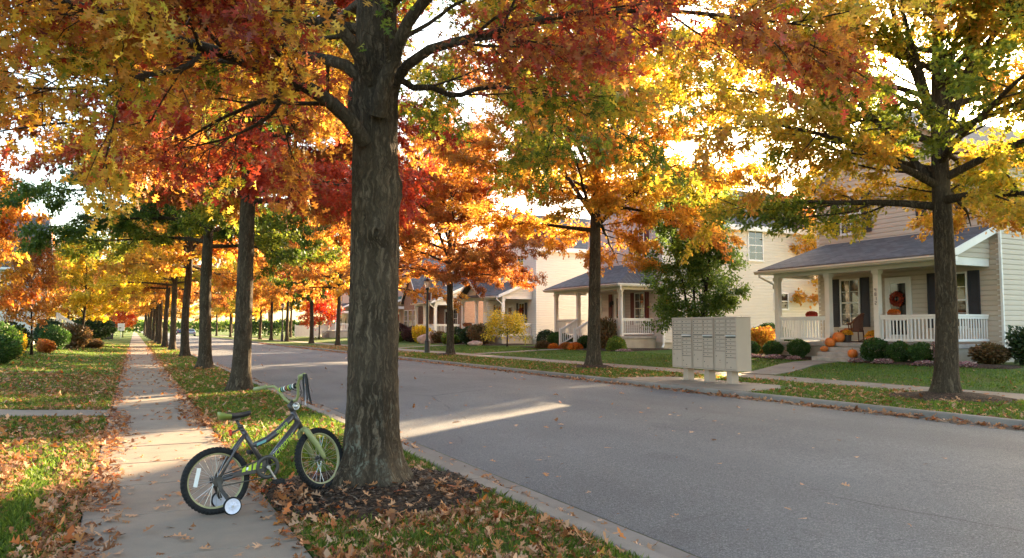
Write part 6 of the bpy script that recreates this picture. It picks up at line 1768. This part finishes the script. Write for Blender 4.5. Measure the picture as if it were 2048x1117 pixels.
RROW = [
 (V4, 14.0, 9.4, 4.0, (1.07, 1.07, 1.04), 'leaf_mix', 'olive and amber oak in front of the tan house porch'),
 (V0, 14.15, 22.1, 3.4, (1.20, 1.20, 1.16), 'leaf_gold', 'golden oak left of the mailboxes'),
 (V1, 14.4, 35.9, 4.4, (1, 1, .98), 'leaf_rust', 'rust-coloured oak right of the lamp post'),
 (V2, 15.4, 49.0, 1.0, (1, 1, .98), 'leaf_orange', 'orange oak left of the lamp post'),
 (V3, 14.6, 60.5, 2.9, (.95, .95, 1.15), 'leaf_gold', 'golden far-side oak hidden behind the big trunk'),
 (V2, 14.6, 70.5, 5.6, (1.0, 1.0, 1.16), 'leaf_green', 'green far-side oak right before the scarlet tree'),
 (V3, 14.4, 82.0, .3, (.95, .95, 1.2), 'leaf_rust', 'rusty far-side oak left of the scarlet tree'),
 (V2, 14.4, 92.0, 3.0, (.95, .95, 1.2), 'leaf_orange', 'orange far-side oak behind the distant lamp'),
 (V3, 14.4, 101.0, 4.8, (.95, .95, 1.15), 'leaf_gold', 'golden far-side oak before the long hedge'),
 (V2, 14.4, 116.0, 2.4, (1, 1, 1), 'leaf_yellow', 'yellow far-side oak past the long hedge'),
 (V3, 14.4, 134.0, .8, (1, 1, 1), 'leaf_orange', 'distant orange far-side oak'),
 (V2, 14.4, 158.0, 4.0, (1, 1, 1), 'leaf_gold', 'most distant golden far-side oak'),
]
for v, x, y, rz, sc, m_, lb in RROW: put_tree('oak_tree', v, (x, y, -.01), rz, sc, lb, far_row, m_)

# ------------------------------------------------------------------ yard trees
OR1 = ornamental_variant(11, 4.6, 1.3, 1.9, 1, 9000, .13, MAPLE, 'leaf_scarlet', 'vase', .07)
OR2 = ornamental_variant(12, 7.6, 1.1, 2.35, 4, 46000, .115, LEAF5, 'leaf_pear', 'cone', .09)
OR3 = ornamental_variant(13, 2.3, .8, 1.15, 1, 4200, .11, LEAF5, 'leaf_yellow', 'weep', .05)
OR4 = ornamental_variant(14, 8.2, 1.8, 3.2, 1, 15000, .20, MAPLE, 'leaf_orange', 'round', .14)
put_tree('ornamental_tree', OR2, (20.9, 24.7, .15), .5, (1.0, 1.0, 1.0), 'leafy green tree with many low stems behind the mailboxes', None, 'leaf_pear')
put_tree('small_tree', OR3, (20.6, 42.0, .22), .3, (1.05, 1.05, 1.0), 'little weeping yellow tree before the white house porch', None, 'leaf_yellow')
put_tree('maple_tree', OR1, (19.2, 88.5, .1), 1.0, (1.35, 1.35, 1.15), 'scarlet maple in front of the white fence', None, 'leaf_scarlet')
put_tree('maple_tree', OR1, (-1.5, 128.0, .1), 2.0, (1.0, 1.0, 1.0), 'distant scarlet maple at the left end of the sidewalk', None, 'leaf_scarlet')
put_tree('small_tree', OR1, (-3.78, 37.2, .2), .6, (.72, .72, .95), 'small rusty red tree with thin trunk on the left lawn', None, 'leaf_rust')
put_tree('yard_tree', OR4, (-5.6, 34.0, .3), 1.2, (.70, .70, .92), 'large glowing orange tree at the left edge', None, 'leaf_orange')
put_tree('yard_tree', OR4, (-3.4, 64.0, .25), 2.4, (.85, .85, .88), 'yellow-green yard tree right of the white stair rail', None, 'leaf_yellow')
put_tree('yard_tree', OR4, (-5.6, 84.0, .28), 3.9, (1.1, 1.1, 1.1), 'golden yard tree behind the yellow-green one', None, 'leaf_gold')
put_tree('yard_tree', OR4, (-6.5, 104.0, .3), 5.2, (1.2, 1.2, 1.2), 'amber yard tree behind the rubbish bins', None, 'leaf_orange')
put_tree('yard_tree', OR4, (-5.5, 150.0, .3), .7, (1.3, 1.3, 1.2), 'distant golden yard tree on the left', None, 'leaf_gold')
put_tree('yard_tree', OR4, (36.5, 31.4, .3), 2.2, (1.1, 1.1, 1.14), 'tall amber tree rising behind the roof of the tan house', None, 'leaf_gold')  # tree added to block sun from the road, mostly unseen; label seeds its tilt
put_bush('conifer_shrub', BR, (-3.4, 76.0, .15), (2.1, 2.1, 1.45), 'wide dark conifer beyond the yellow-green tree', 'leaf_conifer', .3)
for i, (x, y, s, sz, v, m_, lb) in enumerate([(-3.75, 28.0, .72, .58, BR, 'leaf_box', 'dark clipped shrub at the left edge of the lawn'), (-4.4, 32.0, .9, .8, BR, 'leaf_box', 'dark shrub behind the clipped one'), (-4.1, 34.5, .5, .55, BL, 'leaf_yellow', 'bright yellow-green shrub left of the thin trunk'), (-4.6, 36.5, .9, .8, BR, 'leaf_conifer', 'dark evergreen shrub behind the small red tree'), (-3.6, 41.0, .42, .38, BL, 'leaf_rust', 'reddish shrub right of the small red tree'), (-3.7, 46.0, .8, .8, BR, 'leaf_box', 'round green shrub before the stair rail'), (-3.0, 49.5, .85, .85, BL, 'leaf_brown', 'brown twiggy shrub at the foot of the stair rail'), (-4.4, 52.0, .9, 1.0, BR, 'leaf_conifer', 'upright evergreen beside the porch steps'), (-2.4, 54.5, .8, .35, BL, 'leaf_brown', 'low brown plant right of the newel post')]):
    put_bush('shrub', v, (x, y, gz(x)-.03), (s, s, sz), lb, m_, i*.7)
# trees beyond the houses and at the end of the street
BG = [(-12, 118, 1.2, 'leaf_orange', 'distant orange tree behind the left yards'), (-14, 80, 1.25, 'leaf_gold', 'tall golden tree behind the grey-roofed house'), (19.5, 108, .95, 'leaf_gold', 'golden tree just before the long hedge'), (21.5, 140, 1.2, 'leaf_yellow', 'yellow tree behind the long hedge'), (27, 118, 1.0, 'leaf_gold', 'golden tree beyond the white fence'), (33, 132, 1.1, 'leaf_orange', 'orange tree beyond the white fence'),
      (20, 165, 1.1, 'leaf_orange', 'distant orange tree right of the road'), (13, 240, 1.3, 'leaf_gold', 'faraway golden tree at the road end'), (4, 235, 1.3, 'leaf_orange', 'faraway orange tree at the road end'), (-6, 230, 1.3, 'leaf_yellow', 'faraway yellow tree at the sidewalk end'), (24, 220, 1.4, 'leaf_rust', 'faraway rusty tree right of the road'), (42, 180, 1.3, 'leaf_gold', 'faraway golden tree beyond the far houses')]
for i, (x, y, s, m_, lb) in enumerate(BG): put_tree('background_tree', V2 if i % 2 else V3, (x, y, gz(x)-.05), i*1.7, s, lb, 'trees beyond the yards', m_)

# ------------------------------------------------------------------ camera, sun, sky
cd = bpy.data.cameras.new('camera'); cam_o = bpy.data.objects.new('camera', cd); COL.objects.link(cam_o)
cam_o.location = (0, 0, 1.3); cam_o.rotation_euler = (rad(93.8), 0, rad(-26.5))
cd.sensor_width = 36; cd.lens = 36*1513/2048; cd.clip_start = .05; cd.clip_end = 4000
SC.camera = cam_o
sd_ = Vector((math.sin(rad(SUN_AZ))*math.cos(rad(SUN_EL)), math.cos(rad(SUN_AZ))*math.cos(rad(SUN_EL)), math.sin(rad(SUN_EL))))
sl = bpy.data.lights.new('sun', 'SUN'); sl.energy = 5.0; sl.angle = rad(.53); sl.color = (1.0, .74, .44)
so = bpy.data.objects.new('sun', sl); COL.objects.link(so); so.rotation_euler = (-sd_).to_track_quat('-Z', 'Y').to_euler(); so.location = (30, 20, 30)
wd = bpy.data.worlds.new('World'); SC.world = wd; wd.use_nodes = True
nt = wd.node_tree; nt.nodes.clear()
sk = nt.nodes.new('ShaderNodeTexSky'); sk.sky_type = 'NISHITA'; sk.sun_disc = False; sk.sun_elevation = rad(SUN_EL); sk.sun_rotation = rad(SUN_AZ); sk.air_density = 1.0; sk.dust_density = 2.5; sk.ozone_density = 1.0
bgn = nt.nodes.new('ShaderNodeBackground'); bgn.inputs['Strength'].default_value = .105; ow = nt.nodes.new('ShaderNodeOutputWorld')
tn = nt.nodes.new('ShaderNodeMix'); tn.data_type = 'RGBA'; tn.blend_type = 'MULTIPLY'; tn.inputs[0].default_value = 1.0; tn.inputs[7].default_value = (1.035, 1.0, .91, 1)
nt.links.new(sk.outputs[0], tn.inputs[6]); nt.links.new(tn.outputs[2], bgn.inputs[0]); nt.links.new(bgn.outputs[0], ow.inputs[0])
SC.view_settings.view_transform = 'Standard'; SC.view_settings.look = 'None'; SC.view_settings.gamma = 1; SC.view_settings.exposure = 3.22
try:
    SC.render.engine = 'CYCLES'
    cy = SC.cycles; cy.max_bounces = 7; cy.diffuse_bounces = 4; cy.glossy_bounces = 3; cy.transmission_bounces = 5; cy.transparent_max_bounces = 4
    cy.use_denoising = True; cy.denoiser = 'OPENIMAGEDENOISE'; cy.caustics_reflective = False; cy.caustics_refractive = False; cy.sample_clamp_indirect = 6.0
except Exception as e:
    print('cycles settings', e)
